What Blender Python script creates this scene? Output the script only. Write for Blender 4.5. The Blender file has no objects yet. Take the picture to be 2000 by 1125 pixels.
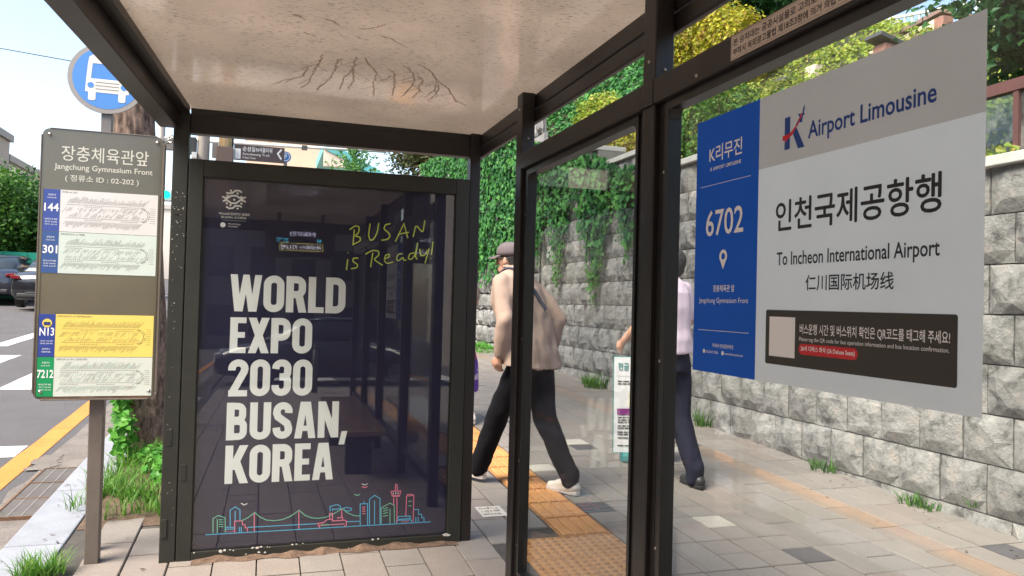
import bpy, bmesh, math, random
import numpy as np
from mathutils import Vector, Matrix, noise
from math import radians as R, sin, cos, pi, atan2, sqrt

SC = bpy.context.scene
COL = SC.collection
random.seed(7)
RNG = np.random.default_rng(7)
SL = 0.04                      # the street climbs 4 cm per metre


def gz(y):
    return SL * y


# ------------------------------------------------------------------ camera
cam_d = bpy.data.cameras.new('camera')
cam = bpy.data.objects.new('camera', cam_d)
COL.objects.link(cam)
cam_d.sensor_width = 36.0
cam_d.lens = 27.0
cam_d.clip_start = 0.05
cam_d.clip_end = 3000
_p, _r, _y = R(1.15), R(1.5), R(17.8)
f0 = Vector((sin(_y) * cos(_p), cos(_y) * cos(_p), sin(_p)))
rr = Vector((cos(_y), -sin(_y), 0))
uu = rr.cross(f0)
r2 = rr * cos(_r) + uu * sin(_r)
u2 = -rr * sin(_r) + uu * cos(_r)
cam.matrix_world = Matrix(((r2.x, u2.x, -f0.x, 0), (r2.y, u2.y, -f0.y, 0), (r2.z, u2.z, -f0.z, 1.45), (0, 0, 0, 1)))
SC.camera = cam

# ------------------------------------------------------------------ sky, sun, exposure
SUN_EL, SUN_AZ = R(52), R(-112)       # the azimuth is measured from +Y towards +X
world = bpy.data.worlds.new('World')
SC.world = world
world.use_nodes = True
nt = world.node_tree
nt.nodes.clear()
sky = nt.nodes.new('ShaderNodeTexSky')
sky.sky_type = 'NISHITA'
sky.sun_disc = False
sky.sun_elevation = SUN_EL
sky.sun_rotation = SUN_AZ
sky.air_density = 1.0
sky.dust_density = 1.5
sky.ozone_density = 2.2
bg = nt.nodes.new('ShaderNodeBackground')
bg.inputs['Strength'].default_value = 0.108
wo = nt.nodes.new('ShaderNodeOutputWorld')
wb = nt.nodes.new('ShaderNodeVectorMath')      # one uniform tint over the whole sky: the camera's daylight white balance
wb.operation = 'MULTIPLY'
wb.inputs[1].default_value = (1.13, 1.0, 0.86)
nt.links.new(sky.outputs[0], wb.inputs[0])
nt.links.new(wb.outputs[0], bg.inputs[0])
nt.links.new(bg.outputs[0], wo.inputs[0])
sd = bpy.data.lights.new('sun', 'SUN')
sd.energy = 2.5
sd.angle = R(35)
sd.color = (1.0, 0.93, 0.82)
sun = bpy.data.objects.new('sun', sd)
COL.objects.link(sun)
to_sun = Vector((sin(SUN_AZ) * cos(SUN_EL), cos(SUN_AZ) * cos(SUN_EL), sin(SUN_EL)))
sun.rotation_euler = to_sun.to_track_quat('Z', 'Y').to_euler()
SC.view_settings.view_transform = 'Standard'
SC.view_settings.look = 'None'
SC.view_settings.gamma = 1.0
SC.view_settings.use_curve_mapping = False
SC.view_settings.exposure = 2.0
SC.render.engine = 'CYCLES'
SC.cycles.max_bounces = 8
SC.cycles.transparent_max_bounces = 24
SC.cycles.use_denoising = True


# ------------------------------------------------------------------ materials
def srgb(r, g, b):
    f = lambda c: c / 12.92 if c <= 0.04045 else ((c + 0.055) / 1.055) ** 2.4
    return (f(r / 255), f(g / 255), f(b / 255), 1)


def newmat(name):
    m = bpy.data.materials.new(name)
    m.use_nodes = True
    n = m.node_tree.nodes
    return m, n, m.node_tree.links, n['Principled BSDF']


def mat(name, col, rough=0.6, var=0.12, scale=8.0, bump=0.0, bscale=60.0, metal=0.0, objvar=0.0, coat=0.0, spec=0.5, detail=6.0, emit=None, speck=None):
    """base colour broken up by noise; optional fine bump, per-object variation and speckle"""
    m, n, l, b = newmat(name)
    c = col if len(col) == 4 else (*col, 1)
    b.inputs['Roughness'].default_value = rough
    b.inputs['Metallic'].default_value = metal
    b.inputs['Coat Weight'].default_value = coat
    b.inputs['Specular IOR Level'].default_value = spec
    tc = n.new('ShaderNodeTexCoord')
    oi0 = n.new('ShaderNodeObjectInfo')
    off = n.new('ShaderNodeVectorMath')
    off.operation = 'MULTIPLY_ADD'
    off.inputs[1].default_value = (37.0, 23.0, 11.0)
    l.new(oi0.outputs['Random'], off.inputs[0])
    l.new(tc.outputs['Object'], off.inputs[2])
    VEC = off.outputs[0]
    out = None
    if var > 0:
        nz = n.new('ShaderNodeTexNoise')
        nz.inputs['Scale'].default_value = scale
        nz.inputs['Detail'].default_value = detail
        nz.inputs['Roughness'].default_value = 0.62
        l.new(VEC, nz.inputs['Vector'])
        mr = n.new('ShaderNodeMapRange')
        mr.inputs['From Min'].default_value = 0.3
        mr.inputs['From Max'].default_value = 0.7
        mr.inputs['To Min'].default_value = 1 - var
        mr.inputs['To Max'].default_value = 1 + var
        l.new(nz.outputs['Fac'], mr.inputs['Value'])
        out = mr.outputs[0]
    if objvar > 0:
        oi = n.new('ShaderNodeObjectInfo')
        mr2 = n.new('ShaderNodeMapRange')
        mr2.inputs['To Min'].default_value = 1 - objvar
        mr2.inputs['To Max'].default_value = 1 + objvar
        l.new(oi.outputs['Random'], mr2.inputs['Value'])
        if out is None:
            out = mr2.outputs[0]
        else:
            mu = n.new('ShaderNodeMath')
            mu.operation = 'MULTIPLY'
            l.new(out, mu.inputs[0])
            l.new(mr2.outputs[0], mu.inputs[1])
            out = mu.outputs[0]
    if speck:
        s_scale, s_amt = speck
        vz = n.new('ShaderNodeTexNoise')
        vz.inputs['Scale'].default_value = s_scale
        vz.inputs['Detail'].default_value = 2
        l.new(VEC, vz.inputs['Vector'])
        mr3 = n.new('ShaderNodeMapRange')
        mr3.inputs['From Min'].default_value = 0.38
        mr3.inputs['From Max'].default_value = 0.62
        mr3.inputs['To Min'].default_value = 1 - s_amt
        mr3.inputs['To Max'].default_value = 1 + s_amt
        l.new(vz.outputs['Fac'], mr3.inputs['Value'])
        if out is None:
            out = mr3.outputs[0]
        else:
            mu = n.new('ShaderNodeMath')
            mu.operation = 'MULTIPLY'
            l.new(out, mu.inputs[0])
            l.new(mr3.outputs[0], mu.inputs[1])
            out = mu.outputs[0]
    if out is not None:
        vm = n.new('ShaderNodeVectorMath')
        vm.operation = 'SCALE'
        vm.inputs[0].default_value = c[:3]
        l.new(out, vm.inputs['Scale'])
        l.new(vm.outputs[0], b.inputs['Base Color'])
    else:
        b.inputs['Base Color'].default_value = c
    if bump > 0:
        bz = n.new('ShaderNodeTexNoise')
        bz.inputs['Scale'].default_value = bscale
        bz.inputs['Detail'].default_value = 8
        l.new(VEC, bz.inputs['Vector'])
        bp = n.new('ShaderNodeBump')
        bp.inputs['Strength'].default_value = bump
        bp.inputs['Distance'].default_value = 0.01
        l.new(bz.outputs['Fac'], bp.inputs['Height'])
        l.new(bp.outputs[0], b.inputs['Normal'])
    if emit:
        b.inputs['Emission Color'].default_value = (*emit[:3], 1)
        b.inputs['Emission Strength'].default_value = emit[3]
    return m


def ramp_mat(name, cols, rough=0.6, scale=4.0, detail=8.0, lo=0.3, hi=0.7, bump=0.0, bscale=50.0, bdist=0.01, stretch=(1, 1, 1), objvar=0.0, spec=0.5, coat=0.0):
    m, n, l, b = newmat(name)
    b.inputs['Roughness'].default_value = rough
    b.inputs['Specular IOR Level'].default_value = spec
    b.inputs['Coat Weight'].default_value = coat
    tc = n.new('ShaderNodeTexCoord')
    mp = n.new('ShaderNodeMapping')
    mp.inputs['Scale'].default_value = stretch
    l.new(tc.outputs['Object'], mp.inputs['Vector'])
    nz = n.new('ShaderNodeTexNoise')
    nz.inputs['Scale'].default_value = scale
    nz.inputs['Detail'].default_value = detail
    nz.inputs['Roughness'].default_value = 0.65
    oi = n.new('ShaderNodeObjectInfo')
    ad = n.new('ShaderNodeVectorMath')
    ad.operation = 'ADD'
    sc_ = n.new('ShaderNodeMath')
    sc_.operation = 'MULTIPLY'
    sc_.inputs[1].default_value = 37.0
    l.new(oi.outputs['Random'], sc_.inputs[0])
    l.new(mp.outputs[0], ad.inputs[0])
    l.new(sc_.outputs[0], ad.inputs[1])
    l.new(ad.outputs[0], nz.inputs['Vector'])
    rp = n.new('ShaderNodeValToRGB')
    rp.color_ramp.elements.remove(rp.color_ramp.elements[1])
    k = len(cols)
    for i, c in enumerate(cols):
        pos = lo + (hi - lo) * i / (k - 1)
        if i == 0:
            e = rp.color_ramp.elements[0]
            e.position = pos
        else:
            e = rp.color_ramp.elements.new(pos)
        e.color = (*c[:3], 1)
    l.new(nz.outputs['Fac'], rp.inputs[0])
    last = rp.outputs[0]
    if objvar > 0:
        mr2 = n.new('ShaderNodeMapRange')
        mr2.inputs['To Min'].default_value = 1 - objvar
        mr2.inputs['To Max'].default_value = 1 + objvar
        l.new(oi.outputs['Random'], mr2.inputs['Value'])
        vm = n.new('ShaderNodeVectorMath')
        vm.operation = 'SCALE'
        l.new(last, vm.inputs[0])
        l.new(mr2.outputs[0], vm.inputs['Scale'])
        last = vm.outputs[0]
    l.new(last, b.inputs['Base Color'])
    if bump > 0:
        bz = n.new('ShaderNodeTexNoise')
        bz.inputs['Scale'].default_value = bscale
        bz.inputs['Detail'].default_value = 10
        bz.inputs['Roughness'].default_value = 0.7
        l.new(ad.outputs[0], bz.inputs['Vector'])
        bp = n.new('ShaderNodeBump')
        bp.inputs['Strength'].default_value = bump
        bp.inputs['Distance'].default_value = bdist
        l.new(bz.outputs['Fac'], bp.inputs['Height'])
        l.new(bp.outputs[0], b.inputs['Normal'])
    return m


def leafmat(name, cols, trans=0.35, rough=0.45):
    """every leaf is a mesh island with its own tone"""
    m, n, l, b = newmat(name)
    g = n.new('ShaderNodeNewGeometry')
    rp = n.new('ShaderNodeValToRGB')
    rp.color_ramp.elements.remove(rp.color_ramp.elements[1])
    for i, c in enumerate(cols):
        pos = i / (len(cols) - 1)
        if i == 0:
            e = rp.color_ramp.elements[0]
            e.position = pos
        else:
            e = rp.color_ramp.elements.new(pos)
        e.color = (*c[:3], 1)
    l.new(g.outputs['Random Per Island'], rp.inputs[0])
    l.new(rp.outputs[0], b.inputs['Base Color'])
    b.inputs['Roughness'].default_value = rough
    b.inputs['Specular IOR Level'].default_value = 0.25
    tr = n.new('ShaderNodeBsdfTranslucent')
    l.new(rp.outputs[0], tr.inputs['Color'])
    mx = n.new('ShaderNodeMixShader')
    mx.inputs[0].default_value = trans
    out = n['Material Output']
    l.new(b.outputs[0], mx.inputs[1])
    l.new(tr.outputs[0], mx.inputs[2])
    l.new(mx.outputs[0], out.inputs['Surface'])
    return m


def glassmat(name, tint=(1, 1, 1), refl=1.0, ior=1.5, rough=0.0, dirt=0.0):
    """thin pane: clear, with Fresnel mirror reflection and a faint film of dust"""
    m, n, l, b = newmat(name)
    n.remove(b)
    t = n.new('ShaderNodeBsdfTransparent')
    t.inputs[0].default_value = (*tint, 1)
    g = n.new('ShaderNodeBsdfGlossy')
    g.inputs['Roughness'].default_value = rough
    fr = n.new('ShaderNodeFresnel')
    geo = n.new('ShaderNodeNewGeometry')      # same reflectance from both faces of the pane
    mr0 = n.new('ShaderNodeMapRange')
    mr0.inputs['To Min'].default_value = ior
    mr0.inputs['To Max'].default_value = 1 / ior
    l.new(geo.outputs['Backfacing'], mr0.inputs[0])
    l.new(mr0.outputs[0], fr.inputs[0])
    mu = n.new('ShaderNodeMath')
    mu.operation = 'MULTIPLY'
    mu.inputs[1].default_value = refl
    l.new(fr.outputs[0], mu.inputs[0])
    mx = n.new('ShaderNodeMixShader')
    l.new(mu.outputs[0], mx.inputs[0])
    l.new(t.outputs[0], mx.inputs[1])
    l.new(g.outputs[0], mx.inputs[2])
    last = mx.outputs[0]
    if dirt > 0:
        d = n.new('ShaderNodeBsdfDiffuse')
        d.inputs[0].default_value = (0.55, 0.53, 0.5, 1)
        nz = n.new('ShaderNodeTexNoise')
        nz.inputs['Scale'].default_value = 3
        nz.inputs['Detail'].default_value = 9
        mr = n.new('ShaderNodeMapRange')
        mr.inputs['From Min'].default_value = 0.45
        mr.inputs['From Max'].default_value = 0.8
        mr.inputs['To Max'].default_value = dirt
        l.new(nz.outputs['Fac'], mr.inputs[0])
        m2 = n.new('ShaderNodeMixShader')
        l.new(mr.outputs[0], m2.inputs[0])
        l.new(last, m2.inputs[1])
        l.new(d.outputs[0], m2.inputs[2])
        last = m2.outputs[0]
    l.new(last, n['Material Output'].inputs['Surface'])
    return m


M = {}
M['frame'] = mat('dark_bronze_paint', (0.013, 0.0095, 0.008), 0.42, 0.25, 5, 0.06, 90, spec=0.5)
M['frame2'] = mat('chipped_olive_black_paint', (0.020, 0.020, 0.015), 0.48, 0.22, 5, 0.08, 70)
M['chip'] = mat('bare_pale_metal_chip', (0.6, 0.56, 0.5), 0.6, 0.2, 60)
M['rubber'] = mat('black_rubber_gasket', (0.008, 0.008, 0.008), 0.35, 0.2, 20)
M['steel'] = mat('dull_steel', (0.45, 0.44, 0.42), 0.35, 0.1, 20, metal=0.9)
M['screw'] = mat('screw_metal', (0.5, 0.48, 0.45), 0.3, 0.1, 30, metal=1)
M['glass'] = glassmat('window_glass', (0.95, 0.97, 0.96), 0.9, 1.5, 0, 0.05)
M['poster_glass'] = glassmat('poster_cover_glass', (0.99, 0.99, 1.0), 1.25, 1.55, 0, 0.0)
M['tgrey'] = mat('greige_vinyl', srgb(210, 198, 186), 0.55, 0.03, 4)
M['twhite'] = mat('white_vinyl', srgb(242, 238, 230), 0.55, 0.03, 4)
M['tblue'] = mat('blue_vinyl', (0.0, 0.10, 0.52), 0.5, 0.04, 4)


def vinyl(m, t=0.78):
    """printed film on glass lets daylight through from behind"""
    n, l = m.node_tree.nodes, m.node_tree.links
    b = n['Principled BSDF']
    tr = n.new('ShaderNodeBsdfTranslucent')
    src = b.inputs['Base Color'].links[0].from_socket
    l.new(src, tr.inputs['Color'])
    mx = n.new('ShaderNodeMixShader')
    mx.inputs[0].default_value = t
    l.new(b.outputs[0], mx.inputs[1])
    l.new(tr.outputs[0], mx.inputs[2])
    l.new(mx.outputs[0], n['Material Output'].inputs['Surface'])


M['tw_film'] = mat('white_film', srgb(242, 240, 236), 0.5, 0.02, 4)
for _k in ('tgrey', 'twhite', 'tblue', 'tw_film'):
    vinyl(M[_k], 0.35 if _k == 'tblue' else 0.78)
M['tnavy'] = mat('navy_print', srgb(20, 62, 140), 0.5, 0.04, 4)
M['tblack'] = mat('black_print', (0.022, 0.02, 0.02), 0.5, 0.04, 4)
M['tbrown'] = mat('brown_black_vinyl', (0.040, 0.034, 0.024), 0.5, 0.06, 4)
M['tred'] = mat('red_print', (0.62, 0.015, 0.02), 0.5, 0.04, 4)
M['tw'] = mat('white_print', (0.86, 0.86, 0.85), 0.5, 0.02, 4)
M['pnavy'] = mat('navy_poster', (0.0045, 0.0035, 0.030), 0.5, 0.15, 2)
M['pwhite'] = mat('pale_poster_print', (0.80, 0.84, 0.76), 0.55, 0.02, 4)
M['pgreen'] = mat('lime_script_print', (0.66, 0.78, 0.10), 0.55, 0.05, 4)
M['ncyan'] = mat('cyan_line_print', (0.06, 0.48, 0.75), 0.5, 0.05, 4)
M['nmint'] = mat('mint_line_print', (0.16, 0.55, 0.35), 0.5, 0.05, 4)
M['npink'] = mat('pink_line_print', (0.85, 0.20, 0.32), 0.5, 0.05, 4)
M['white_paint'] = mat('white_road_paint', (0.52, 0.51, 0.50), 0.7, 0.10, 6, 0.3, 120, speck=(90, 0.1))
M['orange_paint'] = mat('orange_yellow_road_paint', (0.52, 0.20, 0.035), 0.7, 0.12, 5, 0.3, 120, speck=(70, 0.1))
M['asphalt'] = mat('asphalt', (0.088, 0.083, 0.086), 0.88, 0.14, 1.3, 0.6, 160, speck=(220, 0.35))
M['gutter'] = mat('dirty_gutter_concrete', (0.16, 0.14, 0.125), 0.9, 0.25, 4, 0.6, 90, speck=(160, 0.25))
M['kerb'] = mat('blue_grey_granite', (0.25, 0.262, 0.295), 0.75, 0.12, 5, 0.25, 120, objvar=0.06, speck=(240, 0.14))
M['mortar'] = mat('grey_mortar', (0.19, 0.18, 0.165), 0.95, 0.2, 8, 0.5, 60)
M['joint'] = mat('sandy_joint', (0.06, 0.054, 0.048), 0.95, 0.25, 10, 0.3, 60)
for _n, _c in dict(tile=(0.198, 0.177, 0.157), tile_pink=(0.205, 0.174, 0.152), tile_white=(0.36, 0.335, 0.285), tile_dark=(0.072, 0.068, 0.071), tile_salmon=(0.215, 0.167, 0.130)).items():
    M[_n] = mat(_n, _c, 0.85, 0.09, 5, 0.25, 150, objvar=0.06, speck=(260, 0.16))
M['tact'] = mat('orange_tactile_concrete', (0.54, 0.25, 0.080), 0.8, 0.12, 7, 0.3, 140, objvar=0.05, speck=(200, 0.12))
M['tact_worn_shade'] = mat('worn_shaded_tactile_concrete', (0.36, 0.165, 0.060), 0.8, 0.2, 20, 0.3, 140, speck=(200, 0.12))
M['cream'] = mat('cream_render', (0.66, 0.55, 0.44), 0.85, 0.08, 3, 0.2, 60)
M['capstone'] = mat('pale_cap_stone', (0.46, 0.45, 0.42), 0.85, 0.12, 6, 0.35, 90, objvar=0.06, speck=(150, 0.14))
M['skin'] = mat('skin', (0.46, 0.25, 0.165), 0.5, 0.08, 12)
M['hair'] = mat('greying_black_hair', (0.035, 0.032, 0.03), 0.6, 0.3, 80)
M['soil'] = mat('brown_soil', (0.10, 0.065, 0.042), 0.95, 0.35, 12, 0.8, 60)
M['rust'] = mat('rust_stain', (0.15, 0.085, 0.05), 0.9, 0.35, 25, 0.4, 80)
M['grey_metal'] = mat('grey_painted_metal', (0.22, 0.20, 0.185), 0.5, 0.12, 6, 0.1, 60)
M['pole_brown'] = mat('brown_grey_post_paint', (0.135, 0.108, 0.090), 0.5, 0.12, 6, 0.12, 60)
M['white_metal'] = mat('white_painted_metal', (0.7, 0.7, 0.68), 0.5, 0.06, 6)
M['dark_metal'] = mat('dark_grey_metal', (0.06, 0.06, 0.06), 0.5, 0.12, 6)


# ------------------------------------------------------------------ scene graph helpers
WM = {}


def tag(o, label=None, cat=None, group=None, kind=None):
    if label:
        o['label'] = label
    if cat:
        o['category'] = cat
    if group:
        o['group'] = group
    if kind:
        o['kind'] = kind
    return o


def thing(name, label, cat, loc=(0, 0, 0), rotz=0.0, group=None, rot=None):
    o = bpy.data.objects.new(name, None)
    COL.objects.link(o)
    o.empty_display_size = 0.1
    o.location = loc
    o.rotation_euler = rot if rot else (0, 0, rotz)
    WM[o.name] = Matrix.Translation(loc) @ o.rotation_euler.to_matrix().to_4x4()
    return tag(o, label, cat, group)


def link(o, parent):
    COL.objects.link(o)
    if parent is not None:
        o.parent = parent
    WM[o.name] = WM[parent.name].copy() if parent is not None else Matrix.Identity(4)
    return o


class MB:
    """collects geometry and links it as one mesh object"""

    def __init__(s):
        s.v = []
        s.f = []

    def add(s, vs, fs):
        k = len(s.v)
        s.v += [tuple(p) for p in vs]
        s.f += [tuple(i + k for i in f) for f in fs]
        return s

    def box(s, x0, x1, y0, y1, z0, z1):
        return s.add([(x0, y0, z0), (x1, y0, z0), (x1, y1, z0), (x0, y1, z0), (x0, y0, z1), (x1, y0, z1), (x1, y1, z1), (x0, y1, z1)],
                     [(0, 3, 2, 1), (4, 5, 6, 7), (0, 1, 5, 4), (1, 2, 6, 5), (2, 3, 7, 6), (3, 0, 4, 7)])

    def obox(s, c, U, V, W, hu, hv, hw):
        c, U, V, W = Vector(c), Vector(U).normalized() * hu, Vector(V).normalized() * hv, Vector(W).normalized() * hw
        vs = [c + U * a + V * b + W * d for d in (-1, 1) for a, b in ((-1, -1), (1, -1), (1, 1), (-1, 1))]
        return s.add(vs, [(0, 3, 2, 1), (4, 5, 6, 7), (0, 1, 5, 4), (1, 2, 6, 5), (2, 3, 7, 6), (3, 0, 4, 7)])

    def beam(s, a, b, w, h, up=(0, 0, 1)):
        a, b = Vector(a), Vector(b)
        d = (b - a)
        L = d.length
        d.normalize()
        side = d.cross(Vector(up)).normalized()
        upv = side.cross(d)
        return s.obox((a + b) / 2, d, side, upv, L / 2, w / 2, h / 2)

    def tube(s, pts, rad, n=10, cap=True, squash=None):
        pts = [Vector(p) for p in pts]
        if not hasattr(rad, '__len__'):
            rad = [rad] * len(pts)
        k = len(s.v)
        prev = None
        for i, p in enumerate(pts):
            d = (pts[min(i + 1, len(pts) - 1)] - pts[max(i - 1, 0)]).normalized()
            if prev is None:
                a = d.orthogonal().normalized()
            else:
                a = (prev - d * prev.dot(d)).normalized()
            prev = a
            b = d.cross(a)
            for j in range(n):
                t = 2 * pi * j / n
                s.v.append(tuple(p + (a * cos(t) + b * sin(t)) * rad[i]))
        for i in range(len(pts) - 1):
            for j in range(n):
                a0 = k + i * n + j
                a1 = k + i * n + (j + 1) % n
                s.f.append((a0, a1, a1 + n, a0 + n))
        if cap:
            s.f.append(tuple(k + j for j in reversed(range(n))))
            s.f.append(tuple(k + (len(pts) - 1) * n + j for j in range(n)))
        return s

    def rings(s, rings, cap=True):
        """loft through rings (lists of equal length)"""
        k = len(s.v)
        n = len(rings[0])
        for r in rings:
            s.v += [tuple(p) for p in r]
        for i in range(len(rings) - 1):
            for j in range(n):
                a0 = k + i * n + j
                a1 = k + i * n + (j + 1) % n
                s.f.append((a0, a1, a1 + n, a0 + n))
        if cap:
            s.f.append(tuple(k + j for j in reversed(range(n))))
            s.f.append(tuple(k + (len(rings) - 1) * n + j for j in range(n)))
        return s

    def ellipsoid(s, c, r, nu=14, nv=9, rot=None):
        c = Vector(c)
        k = len(s.v)
        for i in range(nv + 1):
            th = pi * i / nv
            for j in range(nu):
                ph = 2 * pi * j / nu
                p = Vector((r[0] * sin(th) * cos(ph), r[1] * sin(th) * sin(ph), r[2] * cos(th)))
                if rot is not None:
                    p = rot @ p
                s.v.append(tuple(c + p))
        for i in range(nv):
            for j in range(nu):
                a, b = k + i * nu + j, k + i * nu + (j + 1) % nu
                if i == 0:
                    s.f.append((a, a + nu, b + nu))
                elif i == nv - 1:
                    s.f.append((a, a + nu, b))
                else:
                    s.f.append((a, a + nu, b + nu, b))
        return s

    def capsule(s, a, b, ra, rb, n=12):
        a, b = Vector(a), Vector(b)
        d = (b - a).normalized()
        L = (b - a).length
        pts, rad = [], []
        for t in (-0.98, -0.8, -0.45, 0):
            pts.append(a + d * ra * t)
            rad.append(ra * sqrt(1 - t * t))
        for t in (0, 0.45, 0.8, 0.98):
            pts.append(b + d * rb * t)
            rad.append(rb * sqrt(1 - t * t))
        return s.tube(pts, rad, n)

    def prism(s, poly, O, U, V, N, depth):
        """2D outline in the frame O,U,V pushed along N by depth"""
        O, U, V, N = Vector(O), Vector(U), Vector(V), Vector(N)
        n = len(poly)
        a = [O + U * x + V * y for x, y in poly]
        b = [p + N * depth for p in a]
        return s.add(a + b, [tuple(reversed(range(n))), tuple(range(n, 2 * n))] + [(i, (i + 1) % n, n + (i + 1) % n, n + i) for i in range(n)])

    def build(s, name, m, parent=None, local=False, smooth=False, bevel=0.0, label=None, cat=None, group=None, kind=None, seg=2):
        me = bpy.data.meshes.new(name)
        vs = s.v
        if parent is not None and not local:
            inv = WM[parent.name].inverted()
            vs = [tuple(inv @ Vector(p)) for p in vs]
        me.from_pydata(vs, [], s.f)
        me.update()
        if m is not None:
            me.materials.append(m)
        if smooth:
            me.polygons.foreach_set('use_smooth', [True] * len(me.polygons))
        o = bpy.data.objects.new(name, me)
        link(o, parent)
        if bevel > 0:
            bm_ = o.modifiers.new('bevel', 'BEVEL')
            bm_.width = bevel
            bm_.segments = seg
            bm_.limit_method = 'ANGLE'
        return tag(o, label, cat, group, kind)


def build_top(mb, name, m, label, cat, loc, **kw):
    """a thing that is one mesh, with its origin at its base"""
    mb.v = [(x - loc[0], y - loc[1], z - loc[2]) for x, y, z in mb.v]
    o = mb.build(name, m, None, **kw)
    o.location = loc
    WM[o.name] = Matrix.Translation(loc)
    return tag(o, label, cat)


def fast_mesh(name, V, F, m, parent=None, smooth=False, **kw):
    """numpy arrays of vertices (n,3) and quads (k,4) or triangles (k,3)"""
    me = bpy.data.meshes.new(name)
    V = np.asarray(V, dtype=np.float32)
    F = np.asarray(F, dtype=np.int32)
    if parent is not None:
        inv = np.array(WM[parent.name].inverted())
        V = V @ inv[:3, :3].T.astype(np.float32) + inv[:3, 3].astype(np.float32)
    me.vertices.add(len(V))
    me.vertices.foreach_set('co', V.ravel())
    k = F.shape[1]
    me.loops.add(F.size)
    me.loops.foreach_set('vertex_index', F.ravel())
    me.polygons.add(len(F))
    me.polygons.foreach_set('loop_start', np.arange(0, F.size, k, dtype=np.int32))
    me.update(calc_edges=True)
    if smooth:
        me.polygons.foreach_set('use_smooth', [True] * len(me.polygons))
    else:
        me.shade_flat()
    if m is not None:
        me.materials.append(m)
    o = bpy.data.objects.new(name, me)
    link(o, parent)
    return tag(o, **kw)


def copy_tree(o, parent=None, label=None, mat_=None):
    c = o.copy()
    COL.objects.link(c)
    c.parent = parent
    if label:
        c['label'] = label
    for ch in list(o.children):
        copy_tree(ch, c)
    return c


def set_loc(o, loc, rot=None):
    o.location = loc
    if rot is not None:
        o.rotation_euler = rot
    WM[o.name] = Matrix.Translation(loc) @ o.rotation_euler.to_matrix().to_4x4()


# ------------------------------------------------------------------ flat print: lettering and strokes
_fc = bpy.data.curves.new('lettering', 'FONT')
_fo = bpy.data.objects.new('lettering_source', _fc)
COL.objects.link(_fo)
CAPH = 0.682


def text_verts(s, weight=0.0, res=3, spacing=1.0):
    _fc.body = s
    _fc.offset = weight
    _fc.resolution_u = res
    _fc.space_character = spacing
    dg = bpy.context.evaluated_depsgraph_get()
    dg.update()
    me = bpy.data.meshes.new_from_object(_fo.evaluated_get(dg))
    vs = [v.co.copy() for v in me.vertices]
    fs = [tuple(p.vertices) for p in me.polygons]
    bpy.data.meshes.remove(me)
    return vs, fs


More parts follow.
